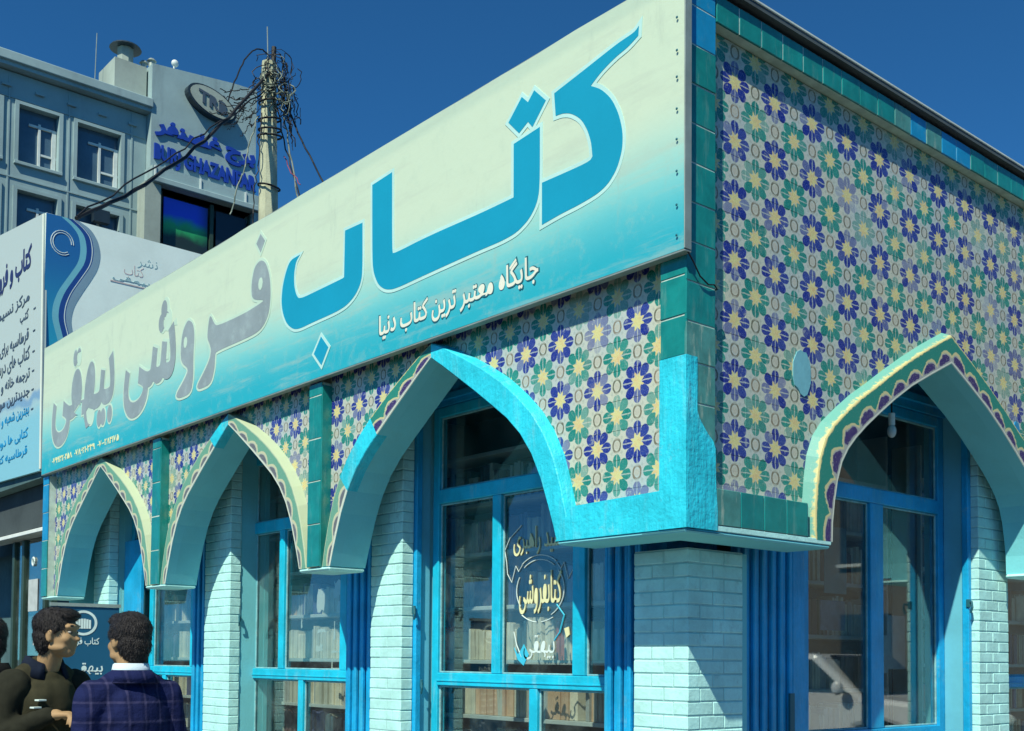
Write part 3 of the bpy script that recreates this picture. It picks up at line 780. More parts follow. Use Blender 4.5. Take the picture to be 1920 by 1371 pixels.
def jamb(x, y0, y1, name='jamb_board'):
    box('jamb_post', (x-.05, y0, 0), (x+.028, y0+.05, ZP), 'blue', shop, .006)
    box(name, (x-.03, y0+.051, 0), (x+.001, y1, ZP), 'board', shop, .003)
jamb(-3.03, .557, .70); jamb(-5.74, .562, .70); jamb(-8.62, .562, .70)
# wide bright board beside the farthest pier
box('jamb_board', (-8.49, .60, 0), (-8.04, .64, 2.75), 'blue', shop, .006)
# right facade windows
WR = .62
wR = window(FR, 1.80, 3.60, WR, [(2.706, .08)], 1.31-.35, 2.587, 3.30, [(2.706, .08)], matf='blue')
wR2 = window(FR, 4.30, 6.60, WR, [(5.45, .06)], 1.31, 2.587, 3.30, [(5.45, .06)], matf='blue')
box('jamb_post', (-.475, 3.59, 0), (-.425, 3.639, ZP), 'blue', shop, .006)
box('jamb_board', (-.62, 3.605, 0), (-.477, 3.645, ZP), 'board', shop, .003)
box('jamb_post', (-.66, 3.60, 0), (-.622, 3.66, ZP), 'blue', shop, .004)
# folding metal gates: every slat a piece
def gate(F, u0, u1, d, n, z1, name='folding_gate'):
    bk = MB(); fbox(bk, F, u0, u1, .05, z1, -d-.05, -d-.03); par = bk.build(name, 'blue', shop)
    w = (u1-u0)/n
    fn = None; me = None
    for i in range(n):
        if me is None:
            mb = MB(); pts = []
            fbox(mb, F, -w*.36, w*.36, 0, z1-.07, -.03, 0, .006)
            me = mb.mesh('slat'); me.materials.append(M['blue'])
        o = bpy.data.objects.new('slat', me); COL.objects.link(o); o.parent = par
        o.location = F(u0+w*(i+.5), .05, -d+(.012 if i % 2 else -.006)+random.uniform(-.003, .003))
    return par
gate(FL, -1.12, -.80, .56, 8, 3.3); gate(FL, -3.98, -3.55, .58, 9, 3.3); gate(FL, -6.75, -6.35, .58, 8, 3.3)
g_ = gate(FR, 1.00, 1.52, .47, 12, 3.3)
box('gate_post', (-.56, 1.53, 0), (-.47, 1.66, 3.3), 'blue', shop, .008)
box('gate_post', (-.60, 1.665, 0), (-.54, 1.80, 3.3), 'blue', shop, .006)
lk = MB(); lk.box((-.462, 1.475, .95), (-.448, 1.52, 1.31)); lk.build('gate_latch', 'outl', shop)
# hinges / hooks on the jamb posts
for (x, y, z) in ((-3.0, .55, 1.85), (-5.69, .56, 1.85), (-3.0, .62, 1.32), (-.42, 3.60, 1.93)):
    h = MB(); h.tube([(x, y, z), (x+.03, y-.03, z+.01), (x+.035, y-.03, z-.03), (x+.02, y-.025, z-.07)], .008); h.box((x-.02, y-.02, z-.03), (x+.01, y+.0, z+.03), .004); h.build('hook', 'outl', shop)
# header beams and ceiling above windows, porch ceiling
for (u0, u1) in ((-9.2, -.80),):
    b = MB(); fbox(b, FL, u0, u1, 3.325, 3.50, -.80, -.68); fbox(b, FL, u0, u1, 3.36, 3.40, -.68, -.655); b.build('header_beam', 'blue', shop)
b = MB(); fbox(b, FR, 1.0, RY1, 3.305, 3.50, -.72, -.60); fbox(b, FR, 1.0, RY1, 3.36, 3.41, -.60, -.57); b.build('header_beam', 'blue', shop)
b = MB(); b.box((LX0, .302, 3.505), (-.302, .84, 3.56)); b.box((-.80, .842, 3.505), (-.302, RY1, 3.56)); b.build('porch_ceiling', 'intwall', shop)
# blank parts of the inner wall
b = MB(); b.box((-9.3, .62, 0), (-8.56, .78, 3.5)); b.box((-6.19, .80, 0), (-5.70, .84, 3.5)); b.build('inner_wall', 'reveal', shop)
b = MB(); b.box((-.80, .96, 0), (-.62, 1.0, 3.5)); b.box((-1.09, .72, 0), (-.80, .80, 3.5)); b.box((-.80, .72, 0), (-.76, 1.0, 3.5)); b.build('inner_wall', 'blue', shop)
# room behind
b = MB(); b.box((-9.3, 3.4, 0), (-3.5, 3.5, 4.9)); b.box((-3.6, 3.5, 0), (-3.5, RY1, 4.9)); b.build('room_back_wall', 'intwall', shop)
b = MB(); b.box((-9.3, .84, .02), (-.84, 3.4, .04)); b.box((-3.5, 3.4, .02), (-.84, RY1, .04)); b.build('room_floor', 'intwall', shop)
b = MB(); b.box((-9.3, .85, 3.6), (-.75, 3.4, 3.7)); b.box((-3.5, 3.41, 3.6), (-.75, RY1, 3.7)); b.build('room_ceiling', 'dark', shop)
b = MB(); b.box((LX0, .302, 0), (-9.30, 3.5, 4.9)); b.build('end_wall', 'reveal', shop)
b = MB(); b.box((-3.6, RY1-.05, 0), (-.302, RY1, 4.9)); b.build('end_wall', 'reveal', shop)
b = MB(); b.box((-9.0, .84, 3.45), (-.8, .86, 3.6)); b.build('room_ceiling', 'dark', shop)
# entrance step
box('door_step', (-3.0, .35, 0), (-.8, .95, .12), 'kerb', shop, .01)

# ------------------------------------------------------------------ text helper
AR = {'ا': (0xFE8D, 0xFE8E), 'آ': (0xFE81, 0xFE82), 'ب': (0xFE8F, 4), 'پ': (0xFB56, 4), 'ت': (0xFE95, 4), 'ث': (0xFE99, 4), 'ج': (0xFE9D, 4), 'چ': (0xFB7A, 4), 'ح': (0xFEA1, 4), 'خ': (0xFEA5, 4),
      'د': (0xFEA9, 0xFEAA), 'ذ': (0xFEAB, 0xFEAC), 'ر': (0xFEAD, 0xFEAE), 'ز': (0xFEAF, 0xFEB0), 'س': (0xFEB1, 4), 'ش': (0xFEB5, 4), 'ص': (0xFEB9, 4), 'ض': (0xFEBD, 4), 'ط': (0xFEC1, 4), 'ظ': (0xFEC5, 4),
      'ع': (0xFEC9, 4), 'غ': (0xFECD, 4), 'ف': (0xFED1, 4), 'ق': (0xFED5, 4), 'ک': (0xFB8E, 4), 'گ': (0xFB92, 4), 'ل': (0xFEDD, 4), 'م': (0xFEE1, 4), 'ن': (0xFEE5, 4), 'و': (0xFEED, 0xFEEE), 'ه': (0xFEE9, 4), 'ی': (0xFBFC, 4)}
def shape(s):
    out = []
    for i, ch in enumerate(s):
        if ch not in AR: out.append(ch); continue
        a = AR[ch]; dual = a[1] == 4
        prev = i > 0 and s[i-1] in AR and AR[s[i-1]][1] == 4
        nxt = i+1 < len(s) and s[i+1] in AR and dual
        if dual: cp_ = a[0]+(3 if prev and nxt else 1 if prev else 2 if nxt else 0)
        else: cp_ = a[1] if prev else a[0]
        out.append(chr(cp_))
    return ''.join(reversed(out))
def text_data(s, bold=0., arabic=True, ext=.5, space=1.):
    c = bpy.data.curves.new('txt', 'FONT'); c.body = shape(s) if arabic else s
    c.offset = bold; c.extrude = 0; c.resolution_u = 3; c.space_character = space
    o = bpy.data.objects.new('txt', c); COL.objects.link(o)
    dg = bpy.context.evaluated_depsgraph_get()
    me = bpy.data.meshes.new_from_object(o.evaluated_get(dg))
    bpy.data.objects.remove(o); 
    # union of all glyph faces: thickened letters overlap themselves and their neighbours
    bm0 = bmesh.new(); bm0.from_mesh(me); bmesh.ops.remove_doubles(bm0, verts=bm0.verts, dist=1e-5); bmesh.ops.triangulate(bm0, faces=bm0.faces[:]); bm0.verts.index_update()
    v2 = [Vector((v.co.x, v.co.y)) for v in bm0.verts]; f2 = [[v.index for v in f.verts] for f in bm0.faces if f.calc_area() > 1e-9]; bm0.free()
    cv, _ce, cf, *_r = delaunay_2d_cdt(v2, [], f2, 1, 1e-5)
    bm = bmesh.new(); bv_ = [bm.verts.new((v.x, v.y, 0)) for v in cv]
    for f in cf:
        try: bm.faces.new([bv_[i] for i in f])
        except ValueError: pass
    bmesh.ops.delete(bm, geom=[v for v in bm.verts if not v.link_faces], context='VERTS')
    r_ = bmesh.ops.extrude_face_region(bm, geom=bm.faces[:])
    for v in r_['geom']:
        if isinstance(v, bmesh.types.BMVert): v.co.z += 1
    bmesh.ops.recalc_face_normals(bm, faces=bm.faces)
    vs = [tuple(v.co) for v in bm.verts]; bm.verts.index_update(); fs = [[v.index for v in f.verts] for f in bm.faces]; bm.free(); bpy.data.meshes.remove(me)
    return vs, fs
def text(name, s, F, u0, u1, z0, z1, dl, dh, mat, parent, bold=0., arabic=True, fn=None, ref=None, space=1.):
    vs, fs = text_data(s, bold, arabic, space=space)
    rv = ref or vs
    x0 = min(v[0] for v in rv); x1 = max(v[0] for v in rv); y0 = min(v[1] for v in rv); y1 = max(v[1] for v in rv)
    out = []
    for v in vs:
        a = (v[0]-x0)/(x1-x0); b = (v[1]-y0)/(y1-y0)
        u = u0+(u1-u0)*a; z = z0+(z1-z0)*b
        if fn: u, z = fn(a, b)
        out.append(F(u, z, dl+(dh-dl)*v[2]))
    # one object per word
    ext = sorted((min(vs[i][0] for i in f), max(vs[i][0] for i in f)) for f in fs)
    cuts = []; hi = ext[0][1]; gap = .16
    for a, b in ext:
        if a-hi > gap: cuts.append((a+hi)/2)
        hi = max(hi, b)
    groups = {}
    for f in fs:
        k = sum(1 for c_ in cuts if vs[f[0]][0] > c_); groups.setdefault(k, []).append(f)
    for k in sorted(groups):
        used = sorted({i for f in groups[k] for i in f}); mp = {i: n_ for n_, i in enumerate(used)}
        MB().add([out[i] for i in used], [tuple(mp[i] for i in f) for f in groups[k]]).build(name, mat, parent)
    return vs
def offset_poly(p, r):
    n = len(p); area = sum(p[i][0]*p[(i+1) % n][1]-p[(i+1) % n][0]*p[i][1] for i in range(n)); s = 1 if area > 0 else -1
    out = []
    for i in range(n):
        a, b, c = Vector(p[i-1]), Vector(p[i]), Vector(p[(i+1) % n])
        e1 = (b-a).normalized(); e2 = (c-b).normalized()
        n1 = Vector((e1.y, -e1.x))*s; n2 = Vector((e2.y, -e2.x))*s
        m_ = n1+n2
        if m_.length < .3: m_ = n1
        m_.normalize(); k = r/max(.45, m_.dot(n1))
        out.append(tuple(b+m_*k))
    return out

def plate(poly, F, dl, dh, name, mat, parent):
    vs, _, fs, *_r = delaunay_2d_cdt([Vector(p) for p in poly], [], [list(range(len(poly)))], 1, 1e-6)
    m_ = MB(); m_.add([F(v.x, v.y, dh) for v in vs], [tuple(f) for f in fs])
    n = len(poly); m_.add([F(u, z, dh) for u, z in poly]+[F(u, z, dl) for u, z in poly], [(i, i+n, (i+1) % n+n, (i+1) % n) for i in range(n)])
    return m_.build(name, mat, parent)
# ------------------------------------------------------------------ shop sign
sign = thing('shop_sign', (-4.6, 0, 3.5), 'long cream and cyan signboard with big blue Persian lettering along the left facade', 'sign')
bn = MB(); nx = 60
bx0, bx1, bz0, bz1 = -9.27, .03, 3.505, 4.915
def chaikin(p, n=1, closed=True):
    for _ in range(n):
        q = []
        m_ = len(p)
        for i in range(m_ if closed else m_-1):
            a, b = p[i], p[(i+1) % m_]; q += [(a[0]*.78+b[0]*.22, a[1]*.78+b[1]*.22), (a[0]*.22+b[0]*.78, a[1]*.22+b[1]*.78)]
        if not closed: q = [p[0]]+q+[p[-1]]
        p = q
    return p
def smooth_poly(p, n=2, lim=R(48)):
    P_ = [(q[0], q[1], False) for q in p]; m_ = len(p)
    for i in range(m_):
        a, b, c = Vector(p[i-1]), Vector(p[i]), Vector(p[(i+1) % m_])
        if (b-a).angle(c-b) > lim: P_[i] = (p[i][0], p[i][1], True)
    for _ in range(n):
        q = []; m_ = len(P_)
        for i in range(m_):
            a, b, c = P_[i-1], P_[i], P_[(i+1) % m_]
            if b[2]: q.append(b)
            else:
                ka = .3 if not a[2] else .35; kc = .3 if not c[2] else .35
                q += [(b[0]*(1-ka)+a[0]*ka, b[1]*(1-ka)+a[1]*ka, False), (b[0]*(1-kc)+c[0]*kc, b[1]*(1-kc)+c[1]*kc, False)] if False else [(b[0]*.78+a[0]*.22, b[1]*.78+a[1]*.22, False), (b[0]*.78+c[0]*.22, b[1]*.78+c[1]*.22, False)]
        P_ = q
    return [(a, b) for a, b, _ in P_]
def bd(x, z): return .050+.0014*noise.noise(Vector((x*1.3, z*2, 0)))
vs = []; fs = []
for i in range(nx+1):
    for j in range(11):
        x = bx0+(bx1-bx0)*i/nx; z = bz0+(bz1-bz0)*j/10; vs.append((x, -bd(x, z), z+(0 if j < 10 else .01*noise.noise(Vector((x*2.1, 5, 0))))))
for i in range(nx):
    for j in range(10): a = i*11+j; fs.append((a, a+11, a+12, a+1))
bn.add(vs, fs); o = bn.build('banner', 'banner', sign, smooth=True)
fr = MB()
fr.box((bx0, .001-.0, 3.5), (bx1, -.038, 4.905)); fr.build('sign_backing', 'metal', sign)
fr = MB(); fr.box((bx0-.004, -.002, 3.493), (bx1+.004, -.050, 3.504), .002); fr.box((bx0-.004, -.002, 4.906), (bx1+.004, -.046, 4.922), .003); fr.box((bx1+.0005, -.004, 3.505), (bx1+.007, -.056, 4.905), .002); fr.box((bx0-.007, -.004, 3.505), (bx0-.0005, -.05, 4.905), .002); fr.build('sign_edge', 'metal', sign)
mm = me = None
for k in range(9):
    sc = MB(); sc.ell((-.012, -.060, 3.56+k*.16+random.uniform(-.02, .02)), (.007, .004, .007), nu=8, nv=5); sc.build('screw', 'outl', sign)
K = [(-0.273, 4.74), (-0.277, 4.69), (-0.345, 4.661), (-0.44, 4.643), (-0.544, 4.606), (-0.621, 4.561), (-0.544, 4.515), (-0.465, 4.432), (-0.413, 4.333), (-0.384, 4.229), (-0.386, 4.136), (-0.424, 4.046), (-0.488, 3.987), (-0.566, 3.959), (-0.701, 3.943), (-0.854, 3.935), (-1.002, 3.919), (-1.004, 4.158), (-0.628, 4.151), (-0.605, 4.173), (-0.615, 4.253), (-0.647, 4.337), (-0.698, 4.413), (-0.774, 4.469), (-0.838, 4.492), (-0.895, 4.498), (-0.908, 4.63), (-0.666, 4.669), (-0.532, 4.692), (-0.415, 4.711), (-0.302, 4.719)]
T = [(-1.249, 4.463), (-1.025, 4.483), (-1.022, 4.132), (-1.047, 4.05), (-1.11, 3.983), (-1.215, 3.937), (-1.352, 3.925), (-1.548, 3.926), (-1.78, 3.923), (-2.081, 3.918), (-2.432, 3.909), (-2.543, 3.933), (-2.625, 3.986), (-2.678, 4.071), (-2.7, 4.164), (-2.712, 4.688), (-2.479, 4.7), (-2.468, 4.166), (-2.449, 4.147), (-2.085, 4.157), (-1.526, 4.147), (-1.246, 4.15)]
B = [(-3.046, 4.472), (-2.827, 4.464), (-2.818, 4.113), (-2.846, 4.037), (-2.911, 3.979), (-3.012, 3.938), (-3.149, 3.923), (-3.474, 3.92), (-3.644, 3.914), (-3.742, 3.93), (-3.842, 3.992), (-3.905, 4.087), (-3.929, 4.184), (-3.912, 4.302), (-3.856, 4.41), (-3.798, 4.465), (-3.661, 4.469), (-3.718, 4.434), (-3.745, 4.351), (-3.742, 4.26), (-3.71, 4.182), (-3.661, 4.135), (-3.37, 4.138), (-3.077, 4.141), (-3.051, 4.144)]
DIA = [(-3.347, 3.791), (-3.246, 3.693), (-3.336, 3.582), (-3.443, 3.685)]
TD = [(-1.074, 4.711), (-0.976, 4.616), (-1.087, 4.504), (-1.125, 4.548), (-1.202, 4.509), (-1.297, 4.605), (-1.181, 4.713), (-1.127, 4.662)]
G1 = [(-5.126, 4.334), (-5.061, 4.253), (-5.0, 4.217), (-4.514, 4.212), (-4.212, 4.236), (-4.188, 4.271), (-4.342, 4.308), (-4.391, 4.341), (-4.395, 4.447), (-4.351, 4.552), (-4.266, 4.576), (-4.191, 4.536), (-4.13, 4.422), (-4.109, 4.273), (-4.135, 4.135), (-4.227, 4.058), (-4.376, 4.033), (-5.004, 4.036), (-5.039, 4.005), (-5.046, 3.879), (-5.103, 3.779), (-5.314, 3.772), (-5.34, 3.794), (-5.23, 3.869), (-5.111, 3.969), (-5.085, 4.053), (-5.117, 4.115), (-5.163, 4.17), (-5.152, 4.257)]
G1d = [(-4.274, 4.798), (-4.203, 4.726), (-4.269, 4.65), (-4.34, 4.738)]
G2 = [(-5.561, 4.398), (-5.467, 4.349), (-5.436, 4.239), (-5.455, 4.071), (-5.447, 3.899), (-5.48, 3.768), (-5.705, 3.761), (-5.76, 3.788), (-5.591, 3.891), (-5.503, 3.978), (-5.665, 4.067), (-5.683, 4.175), (-5.65, 4.32)]
G3 = [(-6.625, 4.1), (-6.561, 4.176), (-6.403, 4.205), (-6.208, 4.204), (-6.199, 4.277), (-6.12, 4.229), (-6.043, 4.203), (-5.996, 4.246), (-5.919, 4.189), (-5.875, 4.295), (-5.829, 4.347), (-5.819, 4.137), (-5.863, 4.042), (-6.011, 4.049), (-6.187, 4.04), (-6.342, 4.037), (-6.376, 3.946), (-6.359, 3.867), (-6.434, 3.794), (-6.565, 3.739), (-6.758, 3.758), (-6.888, 3.835), (-6.936, 3.933), (-6.918, 4.132), (-6.882, 4.237), (-6.83, 4.071), (-6.74, 3.944), (-6.548, 3.922), (-6.443, 3.969), (-6.526, 4.027)]
G3d = [(-6.017, 4.684), (-5.912, 4.564), (-6.006, 4.47), (-6.125, 4.581)]
G4 = [(-7.288, 4.488), (-7.235, 4.351), (-7.222, 4.119), (-7.261, 4.034), (-7.41, 4.013), (-7.535, 4.058), (-7.754, 4.035), (-8.08, 4.066), (-8.212, 4.038), (-8.382, 4.029), (-8.395, 3.957), (-8.405, 3.847), (-8.505, 3.774), (-8.716, 3.754), (-8.885, 3.828), (-8.949, 3.953), (-8.927, 4.167), (-8.875, 4.21), (-8.826, 4.023), (-8.728, 3.92), (-8.549, 3.918), (-8.5, 3.973), (-8.645, 4.021), (-8.599, 4.126), (-8.462, 4.178), (-8.239, 4.19), (-8.234, 4.373), (-8.138, 4.454), (-8.052, 4.401), (-8.024, 4.214), (-7.893, 4.215), (-7.887, 4.382), (-7.777, 4.421), (-7.705, 4.276), (-7.605, 4.187), (-7.545, 4.223), (-7.551, 4.318), (-7.43, 4.342), (-7.335, 4.278), (-7.313, 4.412)]
G4d = [(-8.154, 4.701), (-8.065, 4.598), (-8.143, 4.528), (-8.251, 4.635)]
G4e = [(-7.531, 3.987), (-7.255, 3.918), (-7.337, 3.793), (-7.464, 3.882)]
pd = 0.
for p, nm in ((K, 'letter_kaf'), (T, 'letter_te_alef'), (B, 'letter_be'), (DIA, 'letter_dot'), (TD, 'letter_dot')):
    if len(p) > 10: p = smooth_poly(p)
    pd += .00015; plate(offset_poly(p, .022), FL, .050, .0522+pd, 'letter_outline', 'halo', sign)
    plate(p, FL, .050, .0536+pd, nm, 'letter', sign)
for p, nm in ((G1, 'letter_fe_re'), (G1d, 'letter_dot'), (G2, 'letter_vav')):
    p = chaikin(offset_poly(p, .014), 2) if len(p) > 6 else p
    pd += .0001; plate(offset_poly(p, .022), FL, .050, .0518+pd, 'letter_outline', 'halogrey', sign)
    plate(p, FL, .050, .0532+pd, nm, 'lettergrey', sign)
for wd_, u0, u1, z0, z1 in (('شی', -6.96, -5.80, 3.735, 4.70), ('بیهقی', -8.96, -7.20, 3.745, 4.70)):
    text('letter_outline', wd_, FL, u0-.022, u1+.022, z0-.022, z1+.022, .050, .0521, 'halogrey', sign, bold=.050)
    text('letter_word', wd_, FL, u0, u1, z0, z1, .050, .0538, 'lettergrey', sign, bold=.032)
for cu, cz in ((-4.26, 4.40), (-5.60, 4.22)): MB().prism([(cu+.035*math.cos(t), cz+.05*math.sin(t)) for t in [PI*i/5 for i in range(10)]], FL, .052, .0555).build('letter_counter', 'halogrey', sign)
SL = 'جایگاه معتبر ترین کتاب دنیا'
v_ = text('slogan_outline', SL, FL, -2.62, -1.02, 3.585, 3.80, .05, .0525, 'outl', sign, bold=.034, space=1.04)
text('slogan_lettering', SL, FL, -2.61, -1.03, 3.595, 3.79, .05, .0535, 'cream', sign, bold=.016, ref=None, space=1.04)
text('phone_numbers', '۰۷۹۹۳۲۰۴۵۸  ۰۷۸۶۲۱۰۳۳۹  ۰۷۰۰۲۸۴۱۷۵', FL, -8.93, -7.06, 3.575, 3.645, .05, .0535, 'gold', sign, bold=.012, arabic=False)
# small cable hanging by the sign's lower corner
cbl = thing('corner_wire', (.02, 0, 3.5), 'thin dark wire looping down from the lower right corner of the long sign', 'wire')
MB().tube([(.030, -.03, 3.50), (.026, .02, 3.46), (.02, .08, 3.40), (.014, .15, 3.375), (.012, .20, 3.385), (.006, .23, 3.37), (-.05, .25, 3.38)], .004).build('wire', 'cable', cbl)
# bare bulb hanging under the right arch
bulb = thing('light_bulb', (-.35, 2.05, 3.1), 'unlit white light bulb hanging under the right-hand arch', 'light bulb')
MB().tube([(-.45, 2.62, 3.505), (-.45, 2.62, 3.17)], .006).build('flex', 'cable', bulb)
MB().ell((-.45, 2.62, 3.05), (.03, .03, .045)).build('bulb', 'lamp', bulb, smooth=True)
MB().tube([(-.45, 2.62, 3.17), (-.45, 2.62, 3.09)], .022, 10).build('lamp_holder', 'white', bulb)

# ------------------------------------------------------------------ window lettering on the first window (on the centre pane)
wl = thing('window_lettering', (-1.87, .70, 1.7), 'cream Persian calligraphy in a ringed emblem painted on the corner window', 'lettering')
yl = -(WD+.030)
def WP(px, py):   # emblem coordinates: centimetres right / up of the emblem centre
    return (-1.872+px, 1.955+py)
def wtube(name, pts, mat, r=.004):
    MB().tube([FL(*WP(*p), yl) for p in pts], r, 5).build(name, mat, wl)
arc = lambda r, a0, a1, n=16, sx=1.: [(r*sx*math.cos(R(a0+(a1-a0)*i/n)), r*math.sin(R(a0+(a1-a0)*i/n))) for i in range(n+1)]
wtube('ring', arc(.23, 52, 130, 12, 1.15), 'winwhite'); wtube('ring', arc(.20, 52, 130, 12, 1.15), 'winwhite')
wtube('ring', arc(.19, -60, 40, 14, 1.25), 'winwhite'); wtube('ring', arc(.21, -130, -95, 8, 1.25), 'winwhite'); wtube('ring', arc(.21, -85, -60, 8, 1.25), 'winwhite'); wtube('ring', arc(.18, 150, 215, 8, 1.25), 'winwhite')
for s_ in (-1, 1):
    wtube('ribbon', [(s_*.17, .17), (s_*.205, .13), (s_*.235, .17), (s_*.275, .06), (s_*.32, .12), (s_*.33, .20), (s_*.35, .28), (s_*.30, .36), (s_*.18, .44)], 'winwhite', .0035)
text('calligraphy', 'کتابفروشی', FL, -2.07, -1.66, 1.80, 2.08, yl-.003, yl+.003, 'gold', wl, bold=.003)
text('calligraphy', 'سید راهبری', FL, -2.13, -1.66, 2.19, 2.38, yl-.003, yl+.003, 'gold', wl, bold=.0)
text('calligraphy', 'بیهقی', FL, -2.02, -1.72, 1.50, 1.66, yl-.003, yl+.003, 'winwhite', wl, bold=-.004)
MB().prism([(-2.12, 1.58), (-2.08, 1.50), (-2.02, 1.46), (-1.97, 1.53), (-2.02, 1.60), (-2.05, 1.56), (-2.08, 1.53)], FL, yl-.003, yl+.003).build('mark', 'wincyan', wl)
wtube('mark', [(-.25+.0, -.27), (-.22, -.36), (-.17, -.44)], 'winwhite'); wtube('mark', [(.17, -.10), (.24, -.17), (.20, -.28), (.15, -.33)], 'wincyan', .006)
MB().prism([(-1.63, 1.70), (-1.59, 1.71), (-1.58, 1.66), (-1.61, 1.64)], FL, yl-.003, yl+.003).build('mark', 'gold', wl)

# stickers and papers taped inside the second window
pp = thing('taped_papers', (-4.5, .72, 1.7), 'torn white papers and stickers taped inside the glass of the second window', 'papers')
rp = random.Random(4)
for (u, z, w_, h) in ((-4.62, 1.98, .10, .2), (-4.36, 2.07, .12, .12), (-4.34, 1.92, .05, .1), (-4.40, 1.72, .03, .16), (-4.27, 1.70, .03, .14), (-4.60, 1.72, .14, .03), (-4.38, 1.55, .14, .02), (-4.43, 1.44, .025, .13), (-4.30, 1.45, .02, .12), (-4.37, 1.41, .12, .02), (-4.63, 1.58, .12, .05), (-4.93, 1.80, .02, .10)):
    q = rough_edge([(u-w_/2, z-h/2), (u+w_/2, z-h/2+.01), (u+w_/2-.01, z+h/2), (u-w_/2+.01, z+h/2)], min(w_, h)*.25, 3, int(u*1000))
    MB().prism(q, FL, -WD-.046, -WD-.043).build('paper', 'paper', pp)

# ------------------------------------------------------------------ bookcases and books
def bookcase(F, u0, u1, d, shelves, top, label):
    t = thing('bookcase', F((u0+u1)/2, 0, -d-.13), label, 'bookcase')
    for a in (u0, u1-.025):
        m_ = MB(); fbox(m_, F, a, a+.025, 0, top, -d-.26, -d); m_.build('side_panel', 'shelf', t)
    m_ = MB(); fbox(m_, F, u0, u1, 0, top, -d-.27, -d-.262); m_.build('back_panel', 'dark', t)
    for z in shelves:
        m_ = MB(); fbox(m_, F, u0+.026, u1-.026, z-.03, z, -d-.26, -d+.004, .003); m_.build('shelf', 'shelf', t)
    return t
SH = [.1, .44, .75, 1.09, 1.495, 1.89, 2.29, 2.66, 3.03]
bcase = [bookcase(FL, -3.45, -1.2, 1.05, SH, 3.35, 'grey bookcase of packed shelves seen through the window nearest the corner'),
         bookcase(FL, -6.25, -3.95, 1.05, SH, 3.35, 'grey bookcase standing behind the second window, partly hidden by taped papers'),
         bookcase(FL, -9.0, -6.7, 1.05, SH, 3.35, 'grey bookcase behind the far window beside the man in the plaid jacket'),
         bookcase(FR, 2.6, 3.9, 1.25, [.1, .5, .9, 1.3, 1.70, 2.10, 2.50, 2.9], 3.3, 'shadowed bookcase behind the glass of the right-hand facade'),
         bookcase(FR, 4.4, 6.4, 1.25, SH, 3.3, 'shadowed bookcase behind the glass at the far right edge')]
bmesh_cache = {}
rb = random.Random(11)
ORD = {1.09: 'below rail', 1.495: 'above rail', 1.89: 'by emblem', 2.29: 'under transom', .75: 'low'}
def book_mesh(h, w, dpt, ci, F):
    k = (h, w, ci, F is FL)
    if k not in bmesh_cache:
        m_ = MB(); fbox(m_, F, -w/2, w/2, 0, h, -dpt, 0, .002); fbox(m_, F, -w/2+.003, w/2-.003, .004, h-.004, -dpt-.001, -dpt+.02)
        me = m_.mesh('book'); me.materials.append(M['book%d' % ci]); bmesh_cache[k] = me
    return bmesh_cache[k]
bcount = 0
def shelf_books(F, u0, u1, d, z, zmax, where, group, solo=True, pal=None, stuff=None, fill=.93):
    global bcount
    u = u0+.03; line = []
    while u < u1-.06:
        if rb.random() > fill: u += rb.uniform(.03, .12)
        ci = rb.choice(pal or [0, 0, 0, 1, 1, 2, 2, 3, 4, 5, 6, 7, 8, 9, 10])
        run = rb.randint(1, 6); h = round(rb.uniform(.20, .29), 2); w = round(rb.choice([.022, .028, .034, .042]), 3)
        for _ in range(run):
            if u+w > u1-.03: break
            hh = round(min(zmax, h+rb.choice([0, 0, 0, -.01, .01])), 2)
            loc = F(u+w/2, z+.001, -d-.01-rb.uniform(0, .03))
            if solo and bcount < 285:
                o = bpy.data.objects.new('book', book_mesh(hh, w, .17, ci, F)); COL.objects.link(o); o.location = loc
                if rb.random() < .06: o.rotation_euler = (0, R(-5), 0) if F is FL else (R(5), 0, 0)
                line.append((o, BN[ci], hh)); bcount += 1
            else:
                m_ = stuff; q = MB(); fbox(q, F, -w/2, w/2, 0, hh, -.17, 0)
                m_[0].add([(v[0]+loc[0], v[1]+loc[1], v[2]+loc[2]) for v in q.v], q.f); m_[1].extend([ci]*len(q.f))
            u += w+.0015
    runs = []
    for o, nm, hh in line:
        if runs and runs[-1][0] == nm: runs[-1][1].append((o, hh))
        else: runs.append([nm, [(o, hh)]])
    NO = ['first', 'second', 'third', 'fourth', 'fifth', 'sixth', 'seventh', 'eighth', 'ninth', 'tenth', 'eleventh', 'twelfth', 'thirteenth', 'fourteenth', 'fifteenth', 'sixteenth', 'seventeenth', 'eighteenth', 'nineteenth', 'twentieth', 'last']
    seen = {}
    for i, (nm, bs) in enumerate(runs):
        left = 'at the left end' if i == 0 else 'right of %s' % runs[i-1][0]
        for k, (o, hh) in enumerate(bs):
            sz_ = 'tall' if hh > .27 else 'short' if hh < .22 else ''
            base = '%s of %d %s books %s' % (NO[min(k, 20)], len(bs), (sz_+' '+nm).strip(), left) if len(bs) > 1 else 'single %s book %s' % ((sz_+' '+nm).strip(), left)
            tag(o, '%s, shelf %s, %s' % (base, where, group), 'book', 'books on the shelves behind the '+group)
def flush(st, name, label):
    mb, mm = st
    if not mb.v: return
    me = mb.mesh(name)
    for i in range(len(BC)): me.materials.append(M['book%d' % i])
    for p, q in zip(me.polygons, mm): p.material_index = q
    o = link(name, me); tag(o, label, 'books', kind='stuff')
st = (MB(), [])
for z, pal in ((1.495, [0, 0, 1, 1, 1, 2, 0, 10, 5]), (1.89, [3, 10, 0, 0, 1, 8, 2, 1, 9]), (1.09, [0, 1, 1, 2, 8, 8, 7, 9]), (2.29, [7, 6, 9, 3, 2, 4])):
    shelf_books(FL, -3.42, -1.22, 1.05, z, .30, ORD[z], 'corner window', pal=pal, stuff=st)
